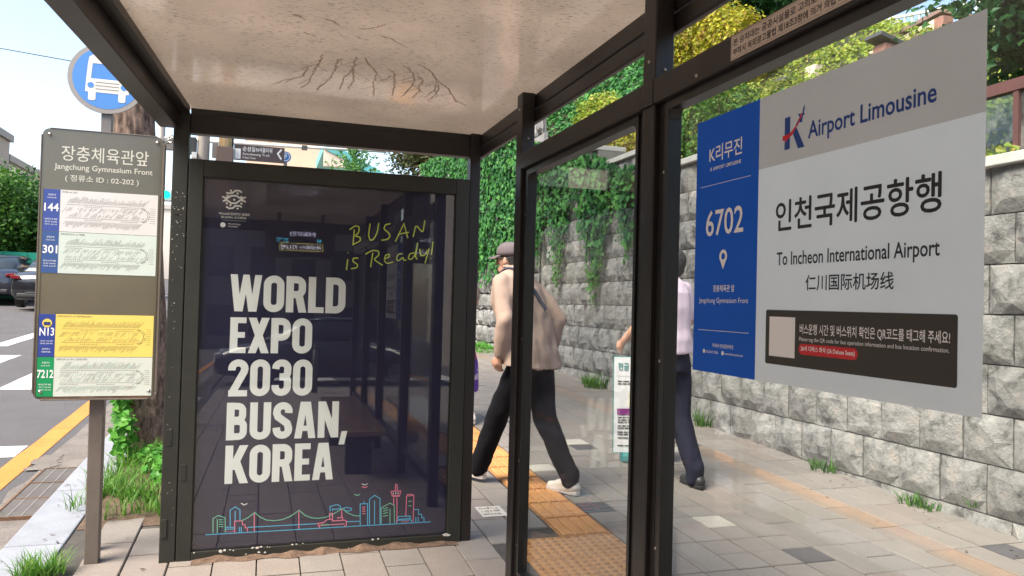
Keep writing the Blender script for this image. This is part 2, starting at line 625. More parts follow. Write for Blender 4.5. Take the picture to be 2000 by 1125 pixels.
class Print:
    """flat print on a surface: frame O (origin), U (right), V (up)"""

    def __init__(s, O, U, V, lift=0.0004):
        s.O, s.U, s.V = Vector(O), Vector(U).normalized(), Vector(V).normalized()
        s.N = s.U.cross(s.V)
        s.lift = lift
        s.k = 0
        s.mb = MB()
        s.marks = []

    def P(s, x, y):
        return s.O + s.U * x + s.V * y + s.N * (s.lift + (s.k % 12) * 0.00004)

    def poly(s, pts):
        s.k += 1
        s.marks.append(('printed_mark', len(s.mb.v), len(s.mb.f)))
        s.mb.add([s.P(x, y) for x, y in pts], [tuple(range(len(pts)))])
        return s

    def rect(s, x0, y0, x1, y1):
        return s.poly([(x0, y0), (x1, y0), (x1, y1), (x0, y1)])

    def rrect(s, x0, y0, x1, y1, r, n=6):
        pts = []
        for cx, cy, a0 in ((x1 - r, y0 + r, -90), (x1 - r, y1 - r, 0), (x0 + r, y1 - r, 90), (x0 + r, y0 + r, 180)):
            for i in range(n + 1):
                a = R(a0 + 90 * i / n)
                pts.append((cx + r * cos(a), cy + r * sin(a)))
        return s.poly(pts)

    def circle(s, cx, cy, r, n=20):
        return s.poly([(cx + r * cos(2 * pi * i / n), cy + r * sin(2 * pi * i / n)) for i in range(n)])

    def stroke(s, pts, w, closed=False):
        """mitred band along a polyline"""
        s.k += 1
        p = [Vector((a, b)) for a, b in pts]
        q = [p[0]]
        for a in p[1:]:
            if (a - q[-1]).length > 1e-6:
                q.append(a)
        p = q
        n = len(p)
        if n < 2:
            return s
        if closed and (p[0] - p[-1]).length < 1e-6:
            p.pop()
            n -= 1
        L, Rr = [], []
        for i in range(n):
            if closed:
                d0 = (p[i] - p[i - 1]).normalized()
                d1 = (p[(i + 1) % n] - p[i]).normalized()
            else:
                d0 = (p[i] - p[max(i - 1, 0)]).normalized() if i > 0 else (p[1] - p[0]).normalized()
                d1 = (p[min(i + 1, n - 1)] - p[i]).normalized() if i < n - 1 else d0
            n0 = Vector((-d0.y, d0.x))
            n1 = Vector((-d1.y, d1.x))
            m = (n0 + n1)
            if m.length < 1e-4:
                m = n0
            m.normalize()
            k = min(1 / max(m.dot(n0), 0.35), 2.2)
            L.append(p[i] + m * w / 2 * k)
            Rr.append(p[i] - m * w / 2 * k)
        s.marks.append(('printed_mark', len(s.mb.v), len(s.mb.f)))
        vs = [s.P(a.x, a.y) for a in L] + [s.P(a.x, a.y) for a in Rr]
        fs = [(n + i, n + (i + 1) % n, (i + 1) % n, i) for i in range(n if closed else n - 1)]
        s.mb.add(vs, fs)
        return s

    def text(s, st, x, y, w=None, h=None, cap=None, weight=0.0, shear=0.0, align='l', res=3, spacing=1.0, bold=0.0):
        """cap: height of a capital, y is the base line; h: height of the whole word, y is its bottom; w: its width"""
        vs, fs = text_verts(st, weight, res, spacing)
        if not vs:
            return s
        x0, x1 = min(v.x for v in vs), max(v.x for v in vs)
        y0, y1 = min(v.y for v in vs), max(v.y for v in vs)
        if cap is not None:
            sy, oy = cap / CAPH, 0.0
        else:
            sy, oy = h / (y1 - y0), y0
        sx = w / (x1 - x0) if w is not None else sy
        W = (x1 - x0) * sx
        ox = {'l': 0, 'c': -W / 2, 'r': -W}[align]
        s.k += 1
        s.marks.append(('lettering', len(s.mb.v), len(s.mb.f)))
        for bx_, by_ in (((0, 0),) if bold == 0 else ((-bold, 0), (bold, 0), (0, bold), (0, -bold))):      # a heavier face: the same print laid a hair apart
            s.mb.add([s.P(x + bx_ + ox + (v.x - x0) * sx + (v.y - oy) * sy * shear, y + by_ + (v.y - oy) * sy) for v in vs], fs)
            s.k += 1
        return s

    def build(s, name, m, parent, **kw):
        if name != 'lettering':
            return s.mb.build(name, m, parent, **kw)
        ends = s.marks[1:] + [('', len(s.mb.v), len(s.mb.f))]      # every line of writing is an object of its own
        for (nm, v0, f0), (_, v1, f1) in zip(s.marks, ends):
            q = MB()
            q.add(s.mb.v[v0:v1], [tuple(i - v0 for i in f) for f in s.mb.f[f0:f1]])
            o = q.build(nm, m, parent, **kw)
        return o


def arc(cx, cy, rx, ry, a0, a1, n=10):
    return [(cx + rx * cos(R(a0 + (a1 - a0) * i / n)), cy + ry * sin(R(a0 + (a1 - a0) * i / n))) for i in range(n + 1)]
# drawn lines on the poster (metres across and up on the sheet)
SK_CYAN = [[(-0.242, 0.276), (0.881, 0.27)], [(-0.151, 0.307), (-0.108, 0.304)], [(-0.15, 0.297), (-0.107, 0.296)], [(-0.129, 0.31), (-0.132, 0.389), (-0.109, 0.405), (-0.086, 0.389), (-0.084, 0.337)], [(-0.108, 0.386), (-0.107, 0.335)], [(-0.046, 0.3), (0.287, 0.297)], [(0.437, 0.298), (0.508, 0.296)], [(-0.086, 0.304), (-0.085, 0.278)], [(-0.077, 0.304), (-0.076, 0.278)], [(0.353, 0.357), (0.352, 0.381), (0.364, 0.384), (0.377, 0.388), (0.394, 0.387), (0.404, 0.378), (0.405, 0.368), (0.378, 0.365), (0.364, 0.368), (0.365, 0.357)], [(0.425, 0.362), (0.421, 0.37), (0.438, 0.371), (0.458, 0.367), (0.462, 0.358), (0.445, 0.352), (0.428, 0.356)], [(0.508, 0.276), (0.505, 0.386), (0.543, 0.385), (0.546, 0.275)], [(0.524, 0.386), (0.524, 0.399)], [(0.556, 0.276), (0.552, 0.407), (0.578, 0.427), (0.607, 0.408), (0.611, 0.275)], [(0.579, 0.399), (0.582, 0.276)], [(0.698, 0.289), (0.708, 0.309), (0.77, 0.307), (0.77, 0.295), (0.708, 0.293)], [(0.698, 0.275), (0.698, 0.289), (0.775, 0.287), (0.779, 0.272)], [(0.788, 0.341), (0.813, 0.34), (0.814, 0.314), (0.831, 0.313), (0.832, 0.294), (0.844, 0.294), (0.845, 0.272)], [(0.8, 0.3), (0.8, 0.273)], [(0.813, 0.3), (0.813, 0.273)]]
SK_MINT = [[(-0.208, 0.28), (-0.21, 0.354), (-0.186, 0.367), (-0.154, 0.354), (-0.151, 0.281)], [(-0.19, 0.35), (-0.188, 0.28)], [(-0.181, 0.346), (-0.162, 0.344)], [(-0.181, 0.335), (-0.162, 0.333)], [(-0.181, 0.323), (-0.162, 0.322)], [(-0.18, 0.312), (-0.161, 0.311)], [(-0.078, 0.334), (-0.047, 0.348), (-0.015, 0.372), (0.009, 0.348), (0.041, 0.331), (0.08, 0.325), (0.118, 0.328), (0.156, 0.342), (0.199, 0.371), (0.227, 0.344), (0.26, 0.329), (0.293, 0.324), (0.333, 0.327), (0.372, 0.343), (0.413, 0.367), (0.439, 0.345), (0.473, 0.328), (0.506, 0.323)], [(0.617, 0.276), (0.614, 0.359), (0.66, 0.382), (0.683, 0.368), (0.686, 0.275)], [(0.661, 0.353), (0.663, 0.275)], [(0.624, 0.353), (0.65, 0.359)], [(0.625, 0.341), (0.651, 0.347)], [(0.625, 0.328), (0.651, 0.334)], [(0.625, 0.314), (0.652, 0.319)], [(0.311, 0.289), (0.354, 0.288)], [(0.474, 0.437), (0.487, 0.431), (0.502, 0.435)], [(0.758, 0.386), (0.775, 0.386)], [(0.759, 0.362), (0.775, 0.361)]]
SK_PINK = [[(-0.107, 0.276), (-0.109, 0.334), (-0.073, 0.334), (-0.072, 0.315), (-0.06, 0.314), (-0.058, 0.299), (-0.049, 0.297), (-0.047, 0.279)], [(-0.147, 0.286), (-0.144, 0.285)], [(-0.137, 0.285), (-0.134, 0.285)], [(-0.127, 0.285), (-0.124, 0.285)], [(-0.118, 0.285), (-0.114, 0.285)], [(-0.015, 0.278), (-0.018, 0.372)], [(0.2, 0.276), (0.197, 0.37)], [(0.291, 0.298), (0.304, 0.276)], [(0.291, 0.298), (0.32, 0.3), (0.34, 0.315), (0.366, 0.316), (0.366, 0.306), (0.426, 0.307), (0.437, 0.301), (0.437, 0.282), (0.427, 0.275)], [(0.351, 0.317), (0.351, 0.346), (0.365, 0.345), (0.366, 0.316)], [(0.389, 0.318), (0.396, 0.321), (0.416, 0.322), (0.418, 0.309)], [(0.413, 0.322), (0.411, 0.363)], [(0.301, 0.288), (0.427, 0.287)], [(0.516, 0.368), (0.531, 0.368)], [(0.516, 0.358), (0.531, 0.358)], [(0.517, 0.347), (0.532, 0.347)], [(0.517, 0.335), (0.532, 0.334)], [(0.511, 0.476), (0.525, 0.469), (0.54, 0.475)], [(0.686, 0.445), (0.687, 0.479), (0.694, 0.478), (0.698, 0.445)], [(0.663, 0.443), (0.716, 0.443), (0.71, 0.42), (0.671, 0.42), (0.663, 0.443)], [(0.673, 0.415), (0.71, 0.415)], [(0.679, 0.408), (0.68, 0.369)], [(0.696, 0.407), (0.7, 0.277)], [(0.746, 0.31), (0.747, 0.414), (0.786, 0.416), (0.786, 0.276)], [(0.75, 0.418), (0.752, 0.423), (0.782, 0.421)], [(0.726, 0.276), (0.726, 0.283)], [(0.737, 0.276), (0.737, 0.283)], [(0.747, 0.276), (0.747, 0.283)], [(0.758, 0.276), (0.758, 0.283)]]
SK_PALE = [[(-0.082, 0.422), (-0.068, 0.412), (-0.052, 0.418)], [(0.676, 0.436), (0.676, 0.426)], [(0.689, 0.436), (0.689, 0.427)], [(0.702, 0.436), (0.702, 0.427)]]
EMBLEM = [[(-0.2, 1.963), (-0.186, 1.96), (-0.169, 1.965), (-0.157, 1.976), (-0.139, 1.977), (-0.126, 1.968)], [(-0.218, 1.942), (-0.196, 1.935), (-0.175, 1.949), (-0.153, 1.951), (-0.131, 1.938), (-0.106, 1.946)], [(-0.214, 1.919), (-0.196, 1.927), (-0.174, 1.912), (-0.152, 1.913), (-0.131, 1.931), (-0.106, 1.923)], [(-0.198, 1.894), (-0.183, 1.885), (-0.167, 1.888), (-0.155, 1.9), (-0.136, 1.901), (-0.124, 1.895)], [(-0.205, 1.928), (-0.19, 1.94)], [(-0.118, 1.932), (-0.134, 1.943)]]
EMBLEM_DOTS = [(-0.178, 1.974), (-0.193, 1.947), (-0.146, 1.963), (-0.128, 1.946), (-0.161, 1.93), (-0.195, 1.91), (-0.178, 1.902), (-0.127, 1.913), (-0.144, 1.887)]
SCRIPT = [[(0.432, 1.813), (0.428, 1.734)], [(0.408, 1.812), (0.435, 1.834), (0.459, 1.832), (0.456, 1.797), (0.433, 1.779), (0.464, 1.777), (0.468, 1.756), (0.424, 1.733)], [(0.513, 1.849), (0.505, 1.786), (0.516, 1.759), (0.533, 1.766), (0.552, 1.802), (0.558, 1.855)], [(0.62, 1.855), (0.593, 1.85), (0.583, 1.825), (0.608, 1.809), (0.622, 1.792), (0.609, 1.77), (0.574, 1.765)], [(0.648, 1.762), (0.691, 1.859), (0.714, 1.783)], [(0.661, 1.801), (0.72, 1.815)], [(0.742, 1.791), (0.754, 1.866), (0.796, 1.805), (0.803, 1.883)], [(0.403, 1.657), (0.398, 1.601)], [(0.402, 1.692), (0.404, 1.69)], [(0.457, 1.666), (0.43, 1.665), (0.427, 1.647), (0.458, 1.631), (0.452, 1.614), (0.421, 1.609)], [(0.531, 1.697), (0.522, 1.621)], [(0.494, 1.688), (0.527, 1.711), (0.562, 1.709), (0.566, 1.685), (0.532, 1.662), (0.585, 1.633)], [(0.591, 1.665), (0.622, 1.68), (0.618, 1.694), (0.597, 1.689), (0.591, 1.658), (0.606, 1.641), (0.64, 1.653)], [(0.688, 1.7), (0.664, 1.696), (0.654, 1.667), (0.668, 1.657), (0.692, 1.683), (0.696, 1.662), (0.71, 1.666)], [(0.752, 1.707), (0.727, 1.702), (0.717, 1.674), (0.735, 1.667), (0.756, 1.693), (0.768, 1.761)], [(0.768, 1.761), (0.758, 1.686), (0.767, 1.672)], [(0.78, 1.726), (0.784, 1.694), (0.806, 1.692), (0.823, 1.724)], [(0.83, 1.732), (0.811, 1.653)], [(0.851, 1.772), (0.844, 1.7)], [(0.841, 1.682), (0.842, 1.679)]]
# =================================================================== SETTING
TILT = math.atan(SL)


def slope_sheet(name, x0, x1, y0, y1, dz, m, nx=2, ny=8, kind='structure', parent=None, **kw):
    mb = MB()
    mb.add([(x, y, gz(y) + dz) for y in (y0, y1) for x in (x0, x1)], [(0, 1, 3, 2)])
    return mb.build(name, m, parent, kind=kind, **kw)


slope_sheet('ground', -400, 400, -300, 700, -0.6, M['gutter'])

# ---- road with worn surface
road = slope_sheet('road', -16.5, -1.2, -120, 160, -0.06, M['asphalt'])
slope_sheet('side_road', -1.2, 60, -18, -7.5, -0.06, M['asphalt'])


def sheet_poly(name, pts, dz, m, parent=None, kind=None, **kw):
    mb = MB()
    mb.add([(x, y, gz(y) + dz) for x, y in pts], [tuple(range(len(pts)))])
    return mb.build(name, m, parent, kind=kind, **kw)


def rag(x0, x1, y0, y1, n, j, seed=0):
    """rectangle outline with slightly ragged edges"""
    r = random.Random(seed)
    a = [(x0 + r.uniform(-j, j), y0 + (y1 - y0) * i / n) for i in range(n + 1)]
    b = [(x1 + r.uniform(-j, j), y1 - (y1 - y0) * i / n) for i in range(n + 1)]
    return b[::-1] + a[::-1]


sheet_poly('edge_line', rag(-1.735, -1.575, -30, 60, 160, 0.006, 2), -0.056, M['orange_paint'], road, 'structure')
for i, (a, b) in enumerate(((-2.82, -2.36), (-3.93, -3.47), (-5.03, -4.57), (-6.13, -5.67), (-7.23, -6.77))):
    sheet_poly('crosswalk_bar', rag(a, b, 9.9, 13.3, 12, 0.006, 10 + i), -0.056, M['white_paint'], road)
sheet_poly('stop_line', rag(-4.7, -1.745, 6.6, 6.98, 3, 0.006, 30), -0.056, M['white_paint'], road)
for i in range(4):
    sheet_poly('lane_line', rag(-4.28, -4.02, 14.6 + i * 9, 18.4 + i * 9, 6, 0.005, 40 + i), -0.056, M['white_paint'], road)
for i in range(5):
    sheet_poly('crosswalk_bar', rag(0.2 + i * 1.0, 0.65 + i * 1.0, -12.5, -9.2, 6, 0.005, 50 + i), -0.056, M['white_paint'], road)

# gutter: rough concrete strip between the line and the kerb, ragged towards the asphalt
gut = sheet_poly('gutter', rag(-1.50, -1.2, -20, 40, 220, 0.035, 3), -0.052, M['gutter'], None, 'structure')
for (ya, yb, sd_) in ((6.15, 6.6, 1), (4.1, 5.0, 2)):
    sheet_poly('broken_edge', rag(-1.56, -1.40, ya, yb, 14, 0.03, sd_ + 70), -0.048, M['gutter'], gut)

# ---- kerb: separate granite stones
kerb = slope_sheet('kerb', -1.2, -0.93, -20, 40, -0.03, M['joint'])
kb = MB().box(-1.2, -0.93, 0.003, 0.992, -0.15, 0.0)
k0 = kb.build('kerb_stone', M['kerb'], kerb, bevel=0.008)
n_k = 0
for i in range(-6, 24):
    y = 0.42 + i * 1.0
    o = k0 if n_k == 0 else k0.copy()
    if n_k:
        COL.objects.link(o)
    o.location = (0, y, gz(y) + random.uniform(-0.003, 0.003))
    o.rotation_euler = (TILT, random.uniform(-0.004, 0.004), 0)
    n_k += 1

# ---- pavement: bedding sheet, tiles as pieces
pave = slope_sheet('pavement', -0.93, 4.34, -7.5, 60, -0.012, M['joint'])
X0 = 1.93
WHITE = {(2.53, 3.97), (2.53, 6.17), (1.93, 5.37), (3.33, 5.77), (2.53, 7.97)}
DARK = {(2.73, 3.37), (3.93, 3.17), (2.53, 5.97), (1.93, 4.37), (3.53, 5.97), (2.13, 7.17), (-0.67, 4.17), (3.13, 8.57), (2.13, 2.57)}


def near(c, S):
    return any(abs(c[0] - a) < 0.05 and abs(c[1] - b) < 0.11 for a, b in S)


def tile_mesh(name, L, m):
    mb = MB()
    w, h, b = 0.0955, 0.022, 0.004
    l = L / 2 - 0.0045
    vs = [(x * w, y * l, -h) for x, y in ((-1, -1), (1, -1), (1, 1), (-1, 1))] + [(x * w, y * l, -b) for x, y in ((-1, -1), (1, -1), (1, 1), (-1, 1))] + [(x * (w - b), y * (l - b), 0) for x, y in ((-1, -1), (1, -1), (1, 1), (-1, 1))]
    fs = [(8, 9, 10, 11)]
    for k in (0, 4):
        for i in range(4):
            fs.append((k + i, k + (i + 1) % 4, k + 4 + (i + 1) % 4, k + 4 + i))
    me = bpy.data.meshes.new(name)
    me.from_pydata(vs, [], fs)
    me.materials.append(m)
    return me


TM = {(m, L): tile_mesh('paving_tile', L, M[m]) for m in ('tile', 'tile_pink', 'tile_white', 'tile_dark', 'tile_salmon') for L in (0.2, 0.4)}
tiles = []      # x centre, y centre, length, material
rt = random.Random(5)


def col_tiles(xc, y0, y1):
    y = y0 + (0.2 if int(round((xc - X0) / 0.2)) % 2 else 0.0)
    while y < y1:
        c1, c2 = (xc - 0.1, y + 0.1 - 0.1), (xc - 0.1, y + 0.2)
        base = 'tile'
        if xc < 1.5 and rt.random() < 0.4:
            base = 'tile_pink'
        elif rt.random() < 0.10:
            base = 'tile_pink'
        if abs(xc - 3.63) < 0.05 and y > 1.5:
            base = 'tile_salmon' if rt.random() < 0.9 else 'tile_pink'
        a = 'tile_white' if near(c1, WHITE) else 'tile_dark' if near(c1, DARK) else None
        b = 'tile_white' if near(c2, WHITE) else 'tile_dark' if near(c2, DARK) else None
        if a or b or rt.random() < 0.12:
            tiles.append((xc, y + 0.1, 0.2, a or base))
            tiles.append((xc, y + 0.3, 0.2, b or base))
        else:
            tiles.append((xc, y + 0.2, 0.4, base))
        y += 0.4


def in_pit(x, y):
    return x < -0.42 and 4.62 < y < 7.6


for i in range(-15, 12):
    xc = X0 + 0.1 + 0.2 * i if i >= 0 else 1.70 + 0.2 * i
    if xc < -0.85:
        continue
    col_tiles(xc, -7.43, 30)
tiles = [t for t in tiles if not in_pit(t[0], t[1]) and not (1.27 < t[0] < 1.62 and 1.9 < t[1] < 4.0)]


def tile_rank(t):
    x, y = t[0], t[1]
    vis = (x > 1.0 and y > 0.8 * 0 + max(1.7, 0.9 * x)) or (x < -0.42 and 3.5 < y < 4.8) or (x > 0.95 and y > 3.9)
    hidden = -0.42 < x < 1.0 and y > 4.1
    d = math.hypot(x, y)
    return (0 if vis and not hidden else 1, d)


tiles.sort(key=tile_rank)
for t in tiles[:290]:
    o = bpy.data.objects.new('paving_tile', TM[(t[3], t[2])])
    COL.objects.link(o)
    o.parent = pave
    o.location = (t[0], t[1], gz(t[1]) + random.uniform(-0.0015, 0.0015))
    o.rotation_euler = (TILT + random.uniform(-.004, .004), random.uniform(-0.005, 0.005), 0)
for mname in ('tile', 'tile_pink', 'tile_white', 'tile_dark', 'tile_salmon'):
    V, F = [], []
    for t in tiles[290:]:
        if t[3] != mname:
            continue
        w, l = 0.0965, t[2] / 2 - 0.0035
        k = len(V)
        dz = random.uniform(-0.0015, 0.0015)
        for zz in (-0.02, 0.0):
            for a, b in ((-1, -1), (1, -1), (1, 1), (-1, 1)):
                yy = t[1] + b * l
                V.append((t[0] + a * w, yy, gz(yy) + zz + dz))
        F += [(k + 4, k + 5, k + 6, k + 7)] + [(k + i, k + (i + 1) % 4, k + 4 + (i + 1) % 4, k + 4 + i) for i in range(4)]
    if V:
        fast_mesh('paving_tiles', V, F, M[mname], pave, kind='stuff')

# ---- tactile strip
tac = slope_sheet('tactile_strip', 1.60, 1.93, -7.5, 30, -0.011, M['joint'])


def tact_mesh(kind):
    mb = MB()
    h = 0.147
    mb.box(-h, h, -h, h, -0.02, 0.0)
    if kind == 'bar':
        for i in range(4):
            x = -0.105 + 0.07 * i
            k = len(mb.v)
            for y, s_ in ((-0.138, 1), (0.138, 1)):
                mb.v += [(x - 0.030, y, 0.0), (x - 0.025, y, 0.0065), (x + 0.025, y, 0.0065), (x + 0.030, y, 0.0)]
            mb.f += [(k, k + 1, k + 2, k + 3), (k + 7, k + 6, k + 5, k + 4), (k, k + 4, k + 5, k + 1), (k + 1, k + 5, k + 6, k + 2), (k + 2, k + 6, k + 7, k + 3)]
    else:
        for i in range(6):
            for j in range(6):
                cx, cy = -0.125 + 0.05 * i, -0.125 + 0.05 * j
                k = len(mb.v)
                for r_, z_ in ((0.0165, 0.0), (0.010, 0.007)):
                    mb.v += [(cx + r_ * cos(2 * pi * q / 8), cy + r_ * sin(2 * pi * q / 8), z_) for q in range(8)]
                mb.f += [(k + q, k + (q + 1) % 8, k + 8 + (q + 1) % 8, k + 8 + q) for q in range(8)] + [tuple(k + 8 + q for q in range(8))]
    me = bpy.data.meshes.new('tactile_block')
    me.from_pydata(mb.v, [], mb.f)
    me.materials.append(M['tact'])
    me.materials.append(M['tact_worn_shade'])
    for i, p in enumerate(me.polygons):       # worn dots and bar grooves darkened in colour, adding relief shade soft light lacks
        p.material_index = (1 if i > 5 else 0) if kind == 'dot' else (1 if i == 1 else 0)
    return me


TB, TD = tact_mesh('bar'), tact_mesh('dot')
tl = []
for i in range(60):
    y = 4.15 + 0.3 * i
    tl.append((1.765, y, TB))
for i in range(7):
    y = 3.85 - 0.3 * i
    tl.append((1.765, y, TD))
    tl.append((1.465, y, TD))
for i in range(30):
    y = 1.75 - 0.3 * i
    tl.append((1.765, y, TB))
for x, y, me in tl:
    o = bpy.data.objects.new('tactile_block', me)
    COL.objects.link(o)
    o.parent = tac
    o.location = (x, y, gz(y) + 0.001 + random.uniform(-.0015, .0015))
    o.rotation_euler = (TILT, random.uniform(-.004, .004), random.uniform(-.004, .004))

# ---- drain grate in the gutter
gr = thing('drain_grate', 'rusty steel drain grate in the gutter beside the kerb', 'drain grate', (-1.32, 5.6, gz(5.6) - 0.05))
mb = MB()
for x in (-1.425, -1.215):
    mb.beam((x, 5.02, gz(5.02) - .04), (x, 6.12, gz(6.12) - .04), 0.012, 0.02)
for y in (5.02, 5.385, 5.75, 6.12):
    mb.box(-1.425, -1.215, y - .006, y + .006, gz(y) - .052, gz(y) - .031)
mb.build('grate_frame', M['rust'], gr)
mb = MB()
y = 5.045
while y < 6.11:
    mb.box(-1.42, -1.22, y - .0035, y + .0035, gz(y) - .05, gz(y) - .034)
    y += 0.022
for x in (-1.355, -1.285):
    mb.beam((x, 5.02, gz(5.02) - .037), (x, 6.12, gz(6.12) - .037), 0.006, 0.008)
mb.build('bars', M['grey_metal'], gr, kind='stuff')
mb = MB()
mb.add([(x, y, gz(y) - .0505) for y in (5.02, 6.12) for x in (-1.425, -1.215)], [(0, 1, 3, 2)])
mb.build('drain_opening', mat('drain_void', (0.012, 0.011, 0.01), 0.9), gr)

# ---- planting pit soil
NV = 26
V, F = [], []
for j in range(NV + 1):
    for i in range(NV + 1):
        x = -0.925 + 0.49 * i / NV
        y = 4.64 + 2.95 * j / NV
        e = min(i, NV - i, j, NV - j) / 4
        V.append((x, y, gz(y) - 0.008 + min(e, 1) * (0.03 + 0.025 * noise.noise(Vector((x * 6, y * 6, 0))))))
for j in range(NV):
    for i in range(NV):
        a = j * (NV + 1) + i
        F.append((a, a + 1, a + NV + 2, a + NV + 1))
fast_mesh('tree_pit_soil', V, F, M['soil'], smooth=True, kind='structure')

# ---- dirt and rust heap under the poster panel
V, F = [], []
NX, NY = 60, 8
for j in range(NY + 1):
    for i in range(NX + 1):
        x = -0.30 + 1.32 * i / NX
        y = 3.985 + 0.13 * j / NY + 0.025 * noise.noise(Vector((x * 9, 0, j * .3)))
        e = min(i, NX - i) / 5
        q = 1 - abs(j / NY - 0.5) * 2
        V.append((x, y, gz(y) + 0.002 + min(e, 1) * q * (0.014 + 0.03 * noise.noise(Vector((x * 14, y * 14, 3))))))
for j in range(NY):
    for i in range(NX):
        a = j * (NX + 1) + i
        F.append((a, a + 1, a + NX + 2, a + NX + 1))
fast_mesh('dirt_heap', V, F, mat('rusty_dirt', (0.12, 0.075, 0.05), 0.95, 0.5, 30, 0.8, 90), smooth=True, kind='stuff', label='brown rusty dirt gathered under the dark poster panel', cat='dirt')

# =================================================================== STONE WALL
M['stone'] = ramp_mat('rock_faced_granite', [(0.095, 0.092, 0.088), (0.225, 0.220, 0.210), (0.290, 0.282, 0.268), (0.345, 0.308, 0.275)], 0.9, 9.0, 10, 0.34, 0.68, 1.0, 30, 0.03, objvar=0.14)
M['stone_far'] = ramp_mat('old_grey_rubble', [(0.06, 0.06, 0.058), (0.19, 0.19, 0.185), (0.29, 0.285, 0.27)], 0.9, 3.2, 9, 0.3, 0.72, 0.8, 30, 0.015)
wall = thing('stone_wall', 'grey rock faced granite block retaining wall behind the pavement, hung with ivy', 'wall', (4.3, 6.0, gz(6)))


def wt(y):
    """height of the wall top (it steps up along the street)"""
    if y < 5.4:
        return 2.43
    return 2.43 + 0.31 * (1 + int((y - 5.4) / 1.45)) if y < 14.1 else 4.6


mb = MB()
ys = [1.2, 5.4] + [5.4 + 1.45 * i for i in range(1, 7)]
ys = [-4.0] + ys + [26]
for a, b in zip(ys[:-1], ys[1:]):
    t = wt((a + b) / 2)
    mb.box(4.335, 4.75, a, b, -0.4, t - 0.06)
mb.build('wall_core', M['mortar'], wall)


def stone_mesh(seed, w, h, d=0.04):
    r = random.Random(seed)
    n = 4
    V = []
    px, pz = r.uniform(0.3, 0.7), r.uniform(0.35, 0.75)
    for j in range(n + 1):
        for i in range(n + 1):
            u, v = i / n, j / n
            edge = min(u, 1 - u, v, 1 - v)
            x = 0
            if edge > 0:
                bl = 1 - 1.1 * math.hypot(u - px, v - pz)
                x = -(0.012 + d * max(bl, 0.05) * r.uniform(0.6, 1.25))
                u += r.uniform(-0.06, 0.06)
                v += r.uniform(-0.06, 0.06)
            else:
                x = r.uniform(-0.004, 0.003)
            V.append((x, (u - 0.5) * w, (v - 0.5) * h))
    F = []
    for j in range(n):
        for i in range(n):
            a = j * (n + 1) + i
            if r.random() < 0.5:
                F += [(a, a + n + 1, a + n + 2), (a, a + n + 2, a + 1)]
            else:
                F += [(a, a + n + 1, a + 1), (a + 1, a + n + 1, a + n + 2)]
    k = len(V)
    V += [(0.05, -w / 2, -h / 2), (0.05, w / 2, -h / 2), (0.05, w / 2, h / 2), (0.05, -w / 2, h / 2)]
    c = [0, n, (n + 1) * (n + 1) - 1, n * (n + 1)]
    for q in range(4):
        F.append((c[q], c[(q + 1) % 4], k + (q + 1) % 4))
        F.append((c[q], k + (q + 1) % 4, k + q))
    me = bpy.data.meshes.new('stone')
    me.from_pydata(V, [], F)
    me.materials.append(M['stone'])
    return me


SM = [stone_mesh(100 + i, 0.337, 0.302) for i in range(14)]
rs = random.Random(11)
cnt = 0
zrows = [-0.09 + 0.31 * k for k in range(0, 12)]
far_V, far_F = [], []
slots = []
for k, z in enumerate(zrows):
    off = 0.0 if k % 2 else 0.172
    for i in range(0, 70):
        y = 1.75 + off + 0.345 * i
        if y > 11.6:
            break
        if z + 0.31 < gz(y) - 0.02:
            continue
        if z + 0.30 > wt(y) - 0.02:
            continue
        # wide stones now and then: skipped, the courses are regular
        slots.append((y, z + 0.155))
slots.sort(key=lambda s_: (s_[0] < 2.4 or s_[0] > 11.2 or s_[1] > 2.9, abs(s_[0] - 5)))
for q, (y, z) in enumerate(slots[:296]):
    o = bpy.data.objects.new('stone', SM[rs.randrange(len(SM))])
    COL.objects.link(o)
    o.parent = wall
    o.location = (rs.uniform(-0.006, 0.004), y - 6.0, z - gz(6))
    o.rotation_euler = (pi if rs.random() < 0.5 else 0, 0, 0)
for (y, z) in slots[296:]:
    me = SM[rs.randrange(len(SM))]
    kk = len(far_V)
    far_V += [(4.3 + v.co.x, y + v.co.y, z + v.co.z) for v in me.vertices]
    far_F += [tuple(i_ + kk for i_ in p.vertices) for p in me.polygons]
# irregular old masonry further along
y = 11.75
for k in range(15):
    z = gz(12) - 0.15 + 0.33 * k
    y = 11.75 + rs.uniform(0, 0.2)
    while y < 25:
        w = rs.uniform(0.28, 0.6)
        me = SM[rs.randrange(len(SM))]
        kk = len(far_V)
        hj = rs.uniform(0.85, 1.02)
        far_V += [(4.3 + v.co.x * 1.3, y + w / 2 + v.co.y * (w - 0.02) / 0.337 + 0.04 * noise.noise(Vector((y, z, v.co.z * 9))), z + 0.16 + v.co.z * hj * 1.04 + 0.03 * noise.noise(Vector((y, z * 3, v.co.y * 9)))) for v in me.vertices]
        far_F += [tuple(i_ + kk for i_ in p.vertices) for p in me.polygons]
        y += w
if far_V:
    mb = MB()
    mb.v, mb.f = far_V, far_F
    mb.build('distant_stones', M['stone_far'], wall, kind='stuff')
# cap stones
for a, b in zip(ys[:-1], ys[1:]):
    t = wt((a + b) / 2)
    n = max(1, int(round((b - a) / 0.9)))
    if b > 14.5:
        n = 8
    for i in range(n):
        y0, y1 = a + (b - a) * i / n, a + (b - a) * (i + 1) / n
        if y1 < 0.5:
            continue
        MB().box(4.235, 4.76, y0 + .002, y1 - .002, t - 0.055, t + 0.01).build('cap_stone', M['capstone'], wall, bevel=0.006)

